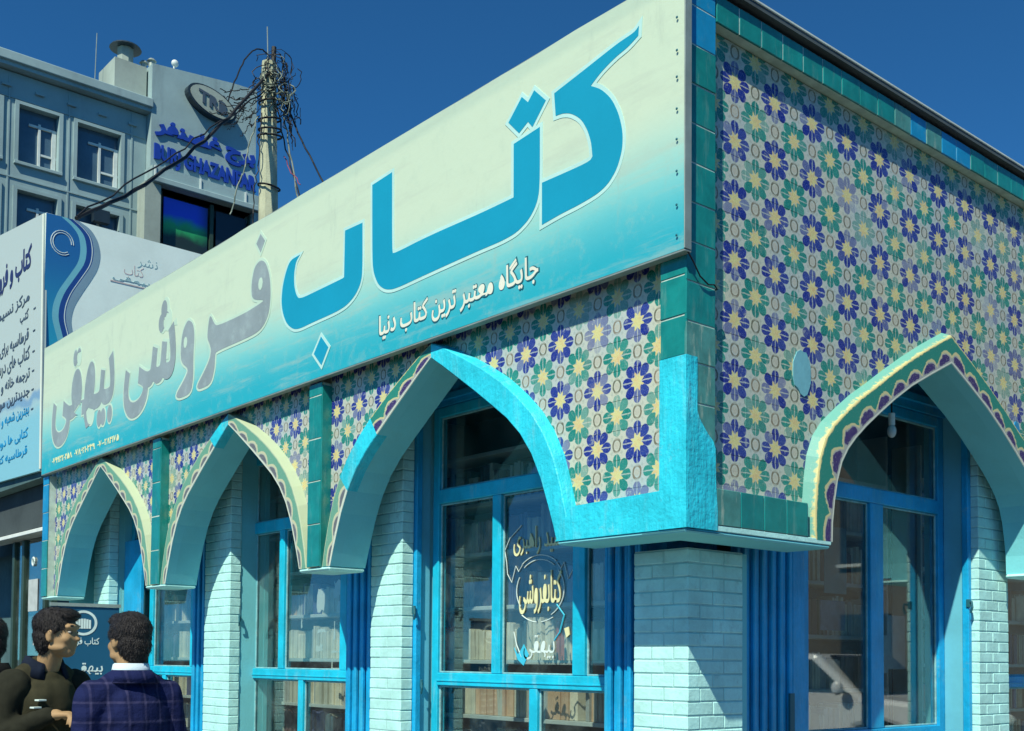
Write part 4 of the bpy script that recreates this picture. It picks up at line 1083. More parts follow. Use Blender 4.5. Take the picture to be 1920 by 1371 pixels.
for z, pal in ((1.495, [0, 1, 2, 2, 7]), (1.09, [0, 1, 7, 7, 2])):
    shelf_books(FL, -6.22, -3.98, 1.05, z, .30, ORD[z], 'second window', pal=pal, stuff=st)
for z in (.75, 2.66): shelf_books(FL, -3.42, -1.22, 1.05, z, .30, '', '', solo=False, stuff=st, pal=[7, 6, 9, 4, 2])
for z in (1.89, 2.29, .75): shelf_books(FL, -6.22, -3.98, 1.05, z, .30, '', '', solo=False, stuff=st)
for z in (.75, 1.09, 1.495, 1.89, 2.29): shelf_books(FL, -8.97, -6.73, 1.05, z, .30, '', '', solo=False, stuff=st, pal=[0, 1, 2, 7, 3])
for z in (.9, 1.3, 1.7, 2.1, 2.5): shelf_books(FR, 2.6, 3.9, 1.25, z, .30, '', '', solo=False, stuff=st, pal=[0, 2, 7, 6, 4, 2])
for z in SH[2:8]: shelf_books(FR, 4.4, 6.4, 1.25, z, .30, '', '', solo=False, stuff=st)
flush(st, 'distant_books', 'rows of books in the less visible bookcases inside the shop')
# posters hung inside the right-hand window
ps = thing('hanging_posters', (-.9, 2.4, 1.6), 'pale posters and sheets hung inside the glass left of the right-hand mullion', 'posters')
M['poster1'] = paint('poster_teal', (.08, .22, .26), .7, .3, .3, 4, 30, .1); M['poster2'] = paint('poster_blue_grey', (.16, .22, .30), .7, .3, .5, 8, 30, .1); M['poster3'] = paint('poster_white', (.45, .50, .50), .7, .3, .2, 8, 30, .1)
for (u0, u1, z0, z1, m_) in ((2.55, 2.82, 1.98, 2.45, 'poster1'), (2.50, 2.80, 1.72, 1.93, 'poster2'), (3.35, 3.60, 1.45, 1.85, 'poster3'), (3.1, 3.35, 1.42, 1.70, 'poster3')):
    q = MB(); fbox(q, FR, u0, u1, z0, z1, -.935, -.93); q.build('poster', m_, ps)

# ------------------------------------------------------------------ roll-up banner between the two men
BX, BY = -4.72, -1.18
bt = thing('standing_banner', (BX, BY, 0), 'dark blue standing banner with round white book emblem between the two men', 'banner')
vdir = Vector((CAM.x-BX, CAM.y-BY, 0)).normalized(); vdir = (Matrix.Rotation(R(14), 3, 'Z') @ vdir)
rgt = Vector((-vdir.y, vdir.x, 0))
def FB(u, z, d): p = Vector((BX, BY, 0))+rgt*u+vdir*d; return (p.x, p.y, z)
q = MB(); q.prism([(-.24, .08), (.24, .08), (.24, 1.86), (-.24, 1.86)], FB, -.003, .003); q.build('panel', 'bannerblue', bt)
q = MB(); q.prism([(-.26, .0), (.26, .0), (.26, .08), (-.26, .08)], FB, -.08, .08); q.build('base', 'metal', bt)
q = MB(); q.prism([(-.25, 1.861), (.25, 1.861), (.25, 1.885), (-.25, 1.885)], FB, -.012, .012); q.build('top_rail', 'metal', bt)
q = MB(); q.tube([FB(0, .08, -.02), FB(0, 1.87, -.02)], .008); q.build('pole', 'metal', bt)
ring = [(.098*math.cos(t)-.015, 1.742+.092*math.sin(t)) for t in [2*PI*i/28 for i in range(28)]]; inn = [(.080*math.cos(t)-.015, 1.742+.074*math.sin(t)) for t in [2*PI*i/28 for i in range(28)]]
q = MB()
for i in range(28): q.prism([ring[i], ring[(i+1) % 28], inn[(i+1) % 28], inn[i]], FB, .003, .006)
q.build('emblem_ring', 'winwhite', bt)
for k in range(6):
    q = MB(); a = -.07+k*.0185; q.prism([(a, 1.70), (a+.015, 1.70), (a+.015, 1.775-.004*abs(k-2.5)), (a, 1.775-.004*abs(k-2.5))], FB, .003, .006); q.build('emblem_book', 'winwhite', bt)
text('banner_text', 'کتاب فروشی', FB, -.16, .10, 1.57, 1.635, .003, .006, 'winwhite', bt, bold=.01)
text('banner_text', 'بیهقی', FB, -.10, .13, 1.36, 1.45, .003, .006, 'winwhite', bt, bold=.014)
for k in range(5):
    q = MB(); q.prism([(-.10, 1.22-k*.055), (-.085, 1.225-k*.055), (-.08, 1.235-k*.055), (-.10, 1.24-k*.055)], FB, .003, .006); q.build('bullet', 'winwhite', bt)
    text('banner_text', ['کتب درسی', 'قرطاسیه', 'ناول ها', 'مجله ها', 'نقشه ها'][k], FB, -.06, .10, 1.21-k*.055, 1.245-k*.055, .003, .006, 'winwhite', bt)

# ------------------------------------------------------------------ neighbouring shop with two signboards
NB = (-12.655, 1.0)
nb = thing('neighbour_shop', (-15, 4, 0), 'dark shop beyond the bookshop with green-framed glass below its signboards', 'building')
def FN(u, z, d): return (u, 1.0-d, z)
def FM(u, z, d): return (-12.655+d, u, z)
q = MB(); q.box((-20, 1.06, 4.15), (-12.72, 6.0, 7.55)); q.build('upper_wall', 'nbwall', nb)
q = MB(); q.box((-20, 2.6, 0), (-12.8, 6.0, 4.14)); q.box((-20, 1.06, 4.0), (-12.72, 2.6, 4.14)); q.build('lower_wall', 'nbpanel', nb)
q = MB(); q.box((-20, 1.25, 3.3), (-12.75, 1.33, 3.99)); q.build('dark_recess_panel', 'dark', nb)  # dark panel stands in for the shaded recess under the signboard
q = MB(); q.box((-20, 1.02, 3.23), (-12.5, 1.28, 3.285), .006); q.build('ledge', 'white', nb)
for x in (-14.40, -13.95, -12.98, -12.72):
    q = MB(); q.box((x-.05, 1.22, 0), (x+.05, 1.31, 3.22), .006); q.build('window_post', 'darkgreen', nb)
for a, b_ in ((-14.35, -14.0), (-13.9, -13.03), (-12.93, -12.77)):
    q = MB(); q.box((a, 1.262, .2), (b_, 1.268, 3.22)); q.build('pane', 'glass', nb)
q = MB(); q.box((-20, 1.9, 0), (-12.80, 2.0, 3.22)); q.build('window_display', 'nbpanel', nb)
for (a, b_, z0, z1) in ((-13.75, -13.35, 2.15, 2.62), (-13.50, -13.10, 1.65, 2.08)):
    q = MB(); q.box((a, 1.25, z0), (b_, 1.256, z1)); q.build('notice_paper', 'poster3', nb)
q = MB(); q.tube([(-13.55+.05*math.cos(t), 1.25, 2.88+.06*math.sin(t)) for t in [2*PI*i/12 for i in range(13)]], .014); q.build('round_sticker', 'winwhite', nb)
# left board
M['nbboard'] = paint('sign_white_vinyl', (.74, .86, .82), .5, .4, .1, 1.5, 20, .1)
g = G('lower_board_print'); P = g.pos(); n1 = g.noise(1.4, 3)
h = P[2]-5.15+(n1-.5)*.5
c = g.mix(g.step(h, -.3, .15), (.22, .50, .60), (.44, .53, .52)); c = g.mix(g.step(g.m('ABSOLUTE', h-.05), .02, .12, 1, 0)*.6, c, (.04, .22, .48)); M['nbleft'] = g.bsdf(c, .5, .4)
lb = thing('neighbour_sign_left', (-14, 1, 4.1), 'white signboard with lines of Persian text cut off by the left edge of the picture', 'sign')
MB().prism([(-17, 8.3), (-17, 4.2), (-12.56, 4.08), (-12.69, 7.755)], FN, -.05, -.001).build('board', 'nbleft', lb)
q = MB(); q.tube([FN(-12.70, 7.74, .0), FN(-12.57, 4.1, .0)], .022); q.build('corner_strip', 'paper', lb)
TL_ = [('کتاب و فروشی', 7.02, 7.47, -13.18, 2.05, 'ink', .03), ('مرکز نسیم', 6.56, 6.79, -13.22, 1.5, 'inkgrey', .012), ('کتب', 6.35, 6.53, -13.25, .38, 'inkgrey', .012), ('قرطاسیه برای دفاتر', 6.02, 6.24, -13.22, 1.9, 'inkgrey', .012), ('کتاب های درسی', 5.72, 5.97, -13.15, 1.7, 'inkgrey', .012), ('ترجمه خانه و ایران', 5.45, 5.66, -13.13, 1.9, 'inkgrey', .012), ('جدیدترین مواد', 5.20, 5.40, -13.12, 1.6, 'inkgrey', .012), ('بهترین شعبه و قیمت', 4.93, 5.12, -13.12, 1.9, 'bluetile', .012), ('کتابی ها دوست', 4.60, 4.78, -13.14, 1.8, 'bluetile', .012), ('قرطاسیه کتاب', 4.36, 4.52, -13.16, 1.7, 'bluetile', .012)]
for s_, z0, z1, ur, wd_, mt, bo in TL_:
    text('board_text', s_, FN, ur-wd_, ur, z0, z1, .0, .006, mt, lb, bold=bo)
for z in (6.45, 6.13, 5.83, 5.55, 5.28, 5.0):
    MB().prism([(-13.03, z), (-12.94, z+.003), (-12.94, z+.022), (-13.03, z+.02)], FN, 0, .006).build('dash', 'inkgrey', lb)
# right board with the blue swoosh
rbd = thing('neighbour_sign_right', (-12.655, 3, 4.1), 'white signboard with curling blue swoosh above the left end of the long sign', 'sign')
MB().prism([(1.02, 7.76), (1.02, 4.08), (5.2, 4.05), (5.2, 7.70)], FM, -.05, 0).build('board', 'nbboard', rbd)
S1 = [(1.417, 7.757), (1.571, 7.661), (1.67, 7.549), (1.704, 7.361), (1.679, 7.159), (1.55, 6.934), (1.404, 6.688), (1.333, 6.48), (1.319, 6.284), (1.381, 6.066), (1.46, 5.8), (1.6, 5.5)]
S2 = [(1.473, 7.756), (1.648, 7.68), (1.758, 7.531), (1.802, 7.326), (1.767, 7.121), (1.665, 6.921), (1.536, 6.697), (1.436, 6.501), (1.394, 6.3), (1.426, 6.113), (1.50, 5.85), (1.64, 5.5)]
S1 = chaikin(S1, 2, False); S2 = chaikin(S2, 2, False)
g = G('swoosh_field'); P = g.pos()
c = g.mix(g.step(P[2], 5.6, 7.4), (.02, .32, .50), (.015, .13, .36)); M['sw0'] = g.bsdf(c, .45, .4)
M['sw1'] = paint('swoosh_pale', (.16, .46, .56), .45, .4, .1); M['sw2'] = paint('swoosh_navy', (.012, .06, .26), .45, .4, .1); M['sw3'] = paint('swoosh_grey', (.20, .32, .42), .45, .4, .1)
sh = lambda P_, k: [(u-k*(.12 if i > 0 else .12), z) for i, (u, z) in enumerate(P_)]
MB().prism([(1.02, 7.755), (1.02, 5.5)]+sh(S1, 1.6)[::-1], FM, 0, .004).build('swoosh', 'sw0', rbd)
MB().prism(sh(S1, 1.6)+sh(S1, .85)[::-1], FM, 0, .004).build('swoosh', 'sw1', rbd)
MB().prism(sh(S1, .85)+S1[::-1], FM, 0, .004).build('swoosh', 'sw2', rbd)
MB().prism(sh(S1, .22)+sh(S1, .12)[::-1], FM, .004, .006).build('swoosh_line', 'winwhite', rbd)
MB().prism(S1+S2[::-1], FM, 0, .004).build('swoosh', 'sw3', rbd)
for r_ in (.13, .16):
    MB().tube([FM(1.25+r_*math.cos(t), 7.38+r_*1.1*math.sin(t), .006) for t in [2*PI*i/20 for i in range(18)]], .006, 5).build('swoosh_ring', 'winwhite', rbd)
M['faint'] = paint('faded_print', (.32, .50, .54), .5, .3, .3, 9, 60); M['faintred'] = paint('faded_pink_print', (.56, .48, .48), .5, .3, .3, 9, 60)
text('board_text', 'نشر', FM, 2.35, 2.66, 7.28, 7.44, 0, .003, 'faint', rbd, bold=-.006)
text('board_text', 'کتاب', FM, 2.15, 2.45, 7.10, 7.30, 0, .003, 'faintred', rbd, bold=-.006)
MB().prism([(1.95, 6.99), (2.60, 6.985), (2.60, 7.0), (1.95, 7.01)], FM, 0, .006).build('board_line', 'faintred', rbd)
text('board_text', 'بیهقی', FM, 1.98, 2.55, 7.02, 7.10, 0, .006, 'faint', rbd)
# awning edge
# ------------------------------------------------------------------ grey tower behind
TX = -31.0
tw = thing('grey_tower', (-36, 10, 0), 'grey tower block with blue letters, chimney and white-barred windows', 'building')
def FT(u, z, d): return (TX+d, u, z)
def hole_wall(F, u0, u1, z0, z1, holes, dl, dh, name, mat, par):
    us = sorted({u0, u1}|{h[0] for h in holes}|{h[1] for h in holes}); zs = sorted({z0, z1}|{h[2] for h in holes}|{h[3] for h in holes})
    m_ = MB()
    for a, b in zip(us, us[1:]):
        for c, d in zip(zs, zs[1:]):
            cu, cz = (a+b)/2, (c+d)/2
            if any(h[0] < cu < h[1] and h[2] < cz < h[3] for h in holes): continue
            fbox(m_, F, a, b, c, d, dl, dh)
    return m_.build(name, mat, par)
holes = []
for u0, u1 in ((6.06, 7.22), (7.78, 9.12), (4.3, 5.5), (2.5, 3.7)):
    for z1 in (17.85, 15.28, 12.7, 10.1): holes.append((u0, u1, z1-1.72, z1))
hole_wall(FT, 0.5, 9.95, 0, 18.75, holes, -.35, 0, 'wall', 'stone', tw)
q = MB(); q.box((TX-12, .5, 0), (TX-.36, 9.95, 18.7)); q.build('block', 'stone', tw)
for (u0, u1, z0, z1) in holes:
    w_ = MB(); fbox(w_, FT, u0, u1, z0, z1, -.345, -.22); wo_ = w_.build('window', 'towerglass', tw)
    m_ = MB(); mu = u0+(u1-u0)*.56
    fbox(m_, FT, mu-.035, mu+.035, z0, z1-.35, -.215, -.15); fbox(m_, FT, u0+.3*(u1-u0), u1, z1-.48, z1-.41, -.21, -.16); fbox(m_, FT, mu, u1, z0+.42, z0+.48, -.21, -.16); fbox(m_, FT, u1-.14, u1-.02, z0, z1-.42, -.215, -.15)
    m_.build('window_bars', 'pvc', wo_)
    s_ = MB(); fbox(s_, FT, u0-.12, u1+.12, z0-.10, z0-.005, -.1, .10, .01); s_.build('sill', 'stone', wo_)
    fr_ = MB()
    for (a, b, c, d) in ((u0-.12, u0-.005, z0, z1+.1), (u1+.005, u1+.12, z0, z1+.1), (u0-.004, u1+.004, z1+.005, z1+.1)): fbox(fr_, FT, a, b, c, d, .001, .05)
    fr_.build('window_surround', 'stone', wo_)
q = MB(); fbox(q, FT, .3, 10.0, 18.78, 18.9, -.3, .32); fbox(q, FT, .3, 10.0, 18.9, 19.18, -.3, .42, .02); q.build('cornice', 'stone', tw)
# cladding joints
for z in (17.98, 15.6, 13.0): 
    q = MB(); fbox(q, FT, .5, 9.9, z, z+.04, .001, .03); q.build('string_course', 'stone', tw)
for u in (1.0, 1.9, 3.9, 5.75, 7.5, 9.45):
    q = MB(); fbox(q, FT, u, u+.05, 8, 18.7, .001, .025); q.build('wall_joint', 'stone', tw)
for k in range(6):
    q = MB(); fbox(q, FT, 4.6+k*.95, 4.85+k*.95, 18.28, 18.36, .0, .09); q.build('wall_bracket', 'stone', tw)
# projecting letter wall
q = MB(); q.prism([(9.96, 16.42), (13.62, 16.42), (13.62, 20.70), (12.78, 20.66), (9.96, 20.35)], FT, -6, .35); q.build('letter_wall', 'stone', tw)
q = MB(); q.box((TX-6, 9.96, 0), (TX-.6, 13.6, 16.41)); q.build('block', 'stone', tw)
q = MB(); fbox(q, FT, 9.92, 13.66, 16.42, 16.60, -.5, .75, .02); q.prism([(9.92, 16.61), (13.66, 16.61), (13.66, 16.98), (9.92, 16.98)], FT, -.2, .62); q.build('canopy', 'stone', tw)
for u in (9.98, 11.5, 13.1):
    q = MB(); fbox(q, FT, u, u+.05, 16.62, 16.97, .621, .66); q.build('canopy_joint', 'pvc', tw)
q = MB(); fbox(q, FT, 9.70, 10.22, 8, 16.41, -.5, .6); q.build('side_pier', 'stonelight', tw)
q = MB(); fbox(q, FT, 10.23, 13.45, 13.2, 16.41, -.5, -.1); q.build('box_window_back', 'towerdark', tw)
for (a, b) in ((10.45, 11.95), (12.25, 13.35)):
    q = MB(); fbox(q, FT, a, b, 13.4, 16.2, .25, .29); q.build('reflection_pane', 'paintedrefl', tw)  # panes carry the painted reflection colours
for u in (10.25, 12.02, 13.40):
    q = MB(); fbox(q, FT, u, u+.12, 13.2, 16.35, .24, .34); q.build('window_post', 'darkgreen', tw)
q = MB(); fbox(q, FT, 13.46, 13.62, 10, 16.41, -.5, .6); q.build('side_pier', 'stone', tw)
q = MB(); fbox(q, FT, 8.27, 8.76, 14.88, 15.27, .001, .22); q.build('wall_vent', 'towerdark', tw)
# oval emblem
oc = (11.90, 19.62); ring = lambda k: [(oc[0]+.86*k*math.cos(t), oc[1]+.46*k*math.sin(t)-.18*k*math.cos(t)*1.0) for t in [2*PI*i/28 for i in range(28)]]
MB().prism(ring(1), FT, .351, .62).build('emblem_rim', 'towerdark', tw); MB().prism(ring(.9), FT, .62, .64).build('emblem_face', 'stonelight', tw)
def skew(u0, u1, za0, zb0, za1, zb1): return lambda a, b: (u0+(u1-u0)*a, (za0+(za1-za0)*a)+((zb0+(zb1-zb0)*a)-(za0+(za1-za0)*a))*b)
text('emblem_text', 'TRB', FT, 0, 1, 0, 1, .64, .67, 'inkgrey', tw, arabic=False, bold=.03, fn=skew(11.40, 12.40, 19.52, 19.92, 19.30, 19.70))
text('tower_lettering', 'برج غضنفر', FT, 0, 1, 0, 1, .351, .42, 'towerletter', tw, bold=.05, fn=skew(10.07, 13.58, 17.96, 18.66, 17.84, 18.56))
text('tower_lettering', 'BURJ GHAZANFAR', FT, 0, 1, 0, 1, .351, .42, 'towerletter', tw, arabic=False, bold=.035, fn=skew(10.06, 13.62, 17.14, 17.80, 17.02, 17.70))
# rooftop
ch = MB(); fbox(ch, FT, 8.87, 9.90, 19.1, 20.3, -1.3, .05); ch.build('chimney_base', 'stonelight', tw)
ch = MB(); ch.tube([(TX-.6, 9.45, 20.3), (TX-.6, 9.45, 21.0)], .26, 8); ch.build('chimney_flue', 'stonelight', tw)
ch = MB(); ch.tube([(TX-.6, 9.45, 21.0), (TX-.6, 9.45, 21.06), (TX-.6, 9.45, 21.16)], [.50, .46, .15], 18); ch.build('chimney_cap', 'towerdark', tw)
for (y, z0, z1, r_) in ((10.24, 20.4, 20.78, .10), (9.98, 20.35, 20.62, .09)):
    ch = MB(); ch.tube([(TX-.4, y, z0), (TX-.4, y, z1), (TX-.4, y, z1+.02), (TX-.4, y, z1+.10)], [r_, r_, r_*1.6, r_*.9], 10); ch.build('roof_pipe', 'metal', tw)
ch = MB(); ch.tube([(TX-.4, 11.0, 20.4), (TX-.4, 11.0, 20.95)], .03, 6); ch.ell((TX-.4, 11.03, 21.02), (.1, .12, .12)); ch.ell((TX-.4, 10.98, 20.72), (.1, .10, .07)); ch.build('floodlight', 'pvc', tw)
ch = MB(); ch.tube([(TX-.8, 8.55, 19.1), (TX-.8, 8.60, 21.3)], .015, 5); ch.build('aerial', 'metal', tw)

# ------------------------------------------------------------------ concrete pole with its tangle of wires
PB = Vector((-15.9, 6.25, 0))
pl = thing('utility_pole', PB, 'tapered concrete utility pole with a messy tangle of black wires round its top', 'pole')
m_ = MB(); zs = [0, 4, 8, 9.4, 10.6, 10.62, 11.6, 13.1]
m_.tube([(PB.x-.004*z, PB.y-.012*(13-z)*-1*0+(-.010*(z-10)), z) for z in zs], [.30, .255, .215, .20, .19, .178, .168, .145], 8); pole = m_.build('shaft', 'concrete', pl)
topc = Vector((PB.x-.05, PB.y-.03, 12.8))
MB().tube([topc+Vector((0, .08, -.6)), topc+Vector((0, .10, .65))], .05, 6).build('steel_angle', 'cable', pl)
MB().tube([topc+Vector((0, -.02, .2)), topc+Vector((0, -.05, 1.0))], .012, 5).build('lightning_rod', 'metal', pl)
for z, r_ in ((11.75, .22), (11.62, .23), (11.95, .21), (10.62, .21), (12.3, .22)):
    MB().tube([(PB.x+r_*math.cos(t), PB.y-.015+r_*math.sin(t), z+.05*math.sin(t+z)) for t in [2*PI*i/14 for i in range(15)]], .02, 5).build('wire_band', 'cable', pl)
rw = random.Random(5)
ax = Vector((.39, .92, 0))      # image-horizontal direction at the pole
tg = MB()
def walk(p0, p1, sag, jit, n=14):
    pts = []
    ph = rw.uniform(0, 6)
    for i in range(n+1):
        t = i/n; p = p0.lerp(p1, t); p.z -= sag*4*t*(1-t)
        p += Vector((rw.uniform(-1, 1), rw.uniform(-1, 1), rw.uniform(-1, 1)))*jit*(1 if 0 < i < n else .3)
        pts.append(p)
    return pts
def loop(c, ru, rz, n=16, tilt=0, frac=1.):
    a0 = rw.uniform(0, 6)
    return [c+ax*(ru*math.cos(a0+frac*2*PI*i/n))+Vector((rw.uniform(-.05, .05)+.16, rw.uniform(-.03, .03), rz*math.sin(a0+frac*2*PI*i/n)+tilt*math.cos(a0+frac*2*PI*i/n))) for i in range(n+1)]
for k in range(36):
    c = topc+ax*rw.uniform(-.16, .22)+Vector((rw.uniform(-.1, .2), 0, rw.uniform(-.75, .25)))
    tg.tube(loop(c, rw.uniform(.06, .30), rw.uniform(.06, .34), 12, rw.uniform(-.1, .1), rw.uniform(.5, 1.1)), rw.uniform(.005, .010), 5)
for k in range(14):
    p = topc+ax*rw.uniform(.15, .42)+Vector((.15, 0, rw.uniform(-.3, .1))); tg.tube(walk(p, p+ax*rw.uniform(.02, .3)+Vector((0, 0, -rw.uniform(.5, 1.3))), .05, .035), rw.uniform(.006, .012), 5)
for k in range(16):
    p = topc+ax*rw.uniform(-.55, -.1)+Vector((.15, 0, rw.uniform(-.9, -.2))); tg.tube(walk(p, p+ax*rw.uniform(-.75, -.1)+Vector((0, 0, -rw.uniform(.1, .6))), .1, .05), rw.uniform(.006, .012), 5)
o = tg.build('tangled_wires', 'cable', pl); o['kind'] = 'stuff'
tg = MB()
for k in range(12):
    c = topc+ax*rw.uniform(-.2, .2)+Vector((.15, 0, rw.uniform(-.6, .1))); tg.tube(loop(c, rw.uniform(.05, .2), rw.uniform(.06, .25), 12, 0, rw.uniform(.5, 1.)), rw.uniform(.008, .015), 5)
o = tg.build('tangled_pale_wires', 'cablegrey', pl); o['kind'] = 'stuff'
def cable(p0, p1, sag, r_, label, mat='cable', jit=.01, n=20):
    t = thing('overhead_cable', p0, label, 'cable', None)
    MB().tube(walk(Vector(p0), Vector(p1), sag, jit, n), r_, 6).build('cable', mat, t)
cable(topc+Vector((.1, -.1, .0)), (-12.70, 1.45, 7.80), .35, .030, 'thick black cable bundle running down left from the pole across the tower letters', jit=.02)
cable(topc+Vector((.15, -.15, -.35)), (-12.70, 1.47, 7.84), .05, .013, 'thinner black cable keeping close to the thick bundle left of the pole', jit=.03)
cable(topc+Vector((0, .15, .0)), (-15.0, 7.55, 9.9), .18, .017, 'taut dark cable slanting down right from the pole top across open sky')
cable(topc+Vector((0, .15, -.4)), (-15.3, 7.05, 9.6), .35, .014, 'slack dark cable hanging close on the right side of the pole', jit=.02)
cable(topc+Vector((.1, .28, -.6)), (-15.5, 6.85, 9.6), .1, .016, 'pale grey drop wire hanging just right of the pole', 'cablegrey', .02)
cable(topc+Vector((.1, .3, -1.5)), (-15.55, 6.72, 10.7), .05, .010, 'short reddish wire hanging right of the pole', 'redwire', .02, 8)
cable(topc+Vector((.1, -.28, -.9)), (-15.95, 5.45, 9.9), .05, .014, 'pale wire dropping left of the pole past the tower letters', 'cablegrey', .03)
cable(topc+Vector((.1, -.2, -.8)), (-15.9, 5.9, 9.8), .03, .012, 'dark wire dropping close against the left edge of the pole', 'cable', .03)
cable(topc+Vector((0, -.02, .45)), topc+Vector((0, -.85, -.75)), -.45, .014, 'black wire loop bowing out to the left of the pole top')

# ------------------------------------------------------------------ car seen only as a reflection, and an added backdrop building
op = thing('added_backdrop_building', (8, 24, 0), 'added brown backdrop building out of view, darkening the reflection in the right-hand glass', 'building')
box('wall', (-1.5, 23, 0), (17, 31, 11), 'backdrop', op)  # unseen building added to keep bright sky out of the glass reflection
for k in range(6):
    for z in (1.0, 4.2, 7.4):
        w_ = box('window', (-.3+k*2.9, 22.93, z), (1.2+k*2.9, 22.99, z+1.8), 'carglass', op); box('frame', (-.4+k*2.9, 22.88, z-.1), (1.3+k*2.9, 22.925, z-.02), 'white', w_)
cx, cy = 4.0, 8.9
car = thing('parked_car', (cx, cy, 0), 'white off-road car parked beside the shop, mirrored in the right-hand window', 'car')
def FC(u, z, d): return (cx+u, cy+d, z)
body = [(-2.25, .45), (-2.3, .8), (-2.2, 1.0), (-1.2, 1.08), (-.55, 1.60), (1.7, 1.64), (2.1, 1.1), (2.2, .8), (2.15, .45), (1.75, .42), (1.7, .7), (1.35, .8), (1.0, .7), (.95, .42), (-1.05, .42), (-1.1, .7), (-1.45, .8), (-1.8, .7), (-1.85, .42)]
o = MB().prism(body, FC, -.85, .85).build('body', 'carwhite', car); bv = o.modifiers.new('b', 'BEVEL'); bv.width = .06; bv.segments = 2
for s_ in (-1, 1):
    d_ = .852*s_
    for pl_ in ([(-1.0, 1.12), (-.5, 1.53), (.05, 1.54), (.05, 1.12)], [(.12, 1.12), (.12, 1.54), (.9, 1.55), (.9, 1.12)], [(.98, 1.12), (.98, 1.55), (1.62, 1.55), (1.9, 1.12)]):
        MB().prism(pl_, FC, d_-.005, d_+.005).build('side_window', 'carglass', car)
    MB().ell(FC(-.95, 1.18, .98*s_), (.08, .05, .09)).build('wing_mirror', 'carwhite', car)
    for u in (-1.45, 1.35):
        w_ = MB().tube([FC(u, .36, .62*s_), FC(u, .36, .86*s_)], .36, 20).build('wheel', 'rubber', car)
        MB().tube([FC(u, .36, .861*s_), FC(u, .36, .88*s_)], .2, 14).build('rim', 'chrome', w_)
    MB().ell(FC(-2.27, .8, .6*s_), (.16, .05, .09)).build('headlight', 'lamp', car)
MB().prism([(-.8, 0), (.8, 0), (.72, .88), (-.72, .88)], lambda u, z, d: (cx-1.17+.58*z-.02, cy+u, 1.12+.52*z+d), -.01, .012).build('windscreen', 'carglass', car)
MB().box((cx-2.36, cy-.7, .5), (cx-2.28, cy+.7, .62)).build('bumper', 'rubber', car)

# ------------------------------------------------------------------ people
class BodyMB(MB):
    def cap(s, p0, r0, p1, r1, n=14):
        p0, p1 = Vector(p0), Vector(p1); d = p1-p0; L_ = d.length; t = d/L_
        pts = []; rad = []
        for k in range(5):
            a = PI/2*k/4; pts.append(p0-t*r0*math.cos(a)); rad.append(max(.002, r0*math.sin(a)))
        for k in range(1, 4): pts.append(p0+d*k/4); rad.append(r0+(r1-r0)*k/4)
        for k in range(5):
            a = PI/2*k/4; pts.append(p1+t*r1*math.sin(a)); rad.append(max(.002, r1*math.cos(a)))
        return s.tube(pts, rad, n)
def remesh(mb, name, mat, parent, vox, smooth=6, xf=None, nz=0., nsc=12):
    me = mb.mesh('tmp'); o = bpy.data.objects.new('tmp', me); COL.objects.link(o)
    m_ = o.modifiers.new('r', 'REMESH'); m_.mode = 'VOXEL'; m_.voxel_size = vox
    s_ = o.modifiers.new('s', 'SMOOTH'); s_.iterations = smooth; s_.factor = .5
    dg = bpy.context.evaluated_depsgraph_get(); me2 = bpy.data.meshes.new_from_object(o.evaluated_get(dg))
    bpy.data.objects.remove(o); bpy.data.meshes.remove(me)
    me2.name = name
    if nz:
        me2.update(); ns = [v.normal.copy() for v in me2.vertices]
        for v, nn in zip(me2.vertices, ns):
            c = v.co; v.co = c+nn*nz*(noise.noise(c*nsc)+.5*noise.noise(c*nsc*2.3))
    me2.materials.clear(); me2.materials.append(M[mat])
    for p in me2.polygons: p.use_smooth = True
    ob = bpy.data.objects.new(name, me2); COL.objects.link(ob); ob.parent = parent
    return ob
def hand(mb, wrist, direc, palmn, curl=.6, side=1, sc=1.):
    """palm, four fingers of unequal length and a thumb; direc along the hand, palmn out of the palm"""
    d = Vector(direc).normalized(); n = Vector(palmn).normalized(); w = d.cross(n).normalized()*side
    wr = Vector(wrist)
    mb.cap(wr-d*.02*sc, .026*sc, wr+d*.03*sc, .028*sc)
    for k, (off, ln) in enumerate(((-.030, .066), (-.010, .078), (.011, .074), (.030, .056))):
        base = wr+d*.085*sc+w*off*sc
        mb.cap(wr+d*.02*sc+w*off*.6*sc, .017*sc, base, .013*sc, 10)
        a = curl; p1 = base+(d*math.cos(a*.5)+n*math.sin(a*.5))*ln*.42*sc
        p2 = p1+(d*math.cos(a*1.3)+n*math.sin(a*1.3))*ln*.33*sc; p3 = p2+(d*math.cos(a*1.9)+n*math.sin(a*1.9))*ln*.25*sc
        mb.cap(base, .0105*sc, p1, .0095*sc, 8); mb.cap(p1, .0095*sc, p2, .0085*sc, 8); mb.cap(p2, .0085*sc, p3, .0075*sc, 8)
    t0 = wr+d*.03*sc-w*.026*sc; t1 = t0+(d*.6-w*.6+n*.3).normalized()*.04*sc; t2 = t1+(d*.85-w*.1+n*.4).normalized()*.032*sc
    mb.cap(t0, .014*sc, t1, .0115*sc, 8); mb.cap(t1, .0115*sc, t2, .009*sc, 8)
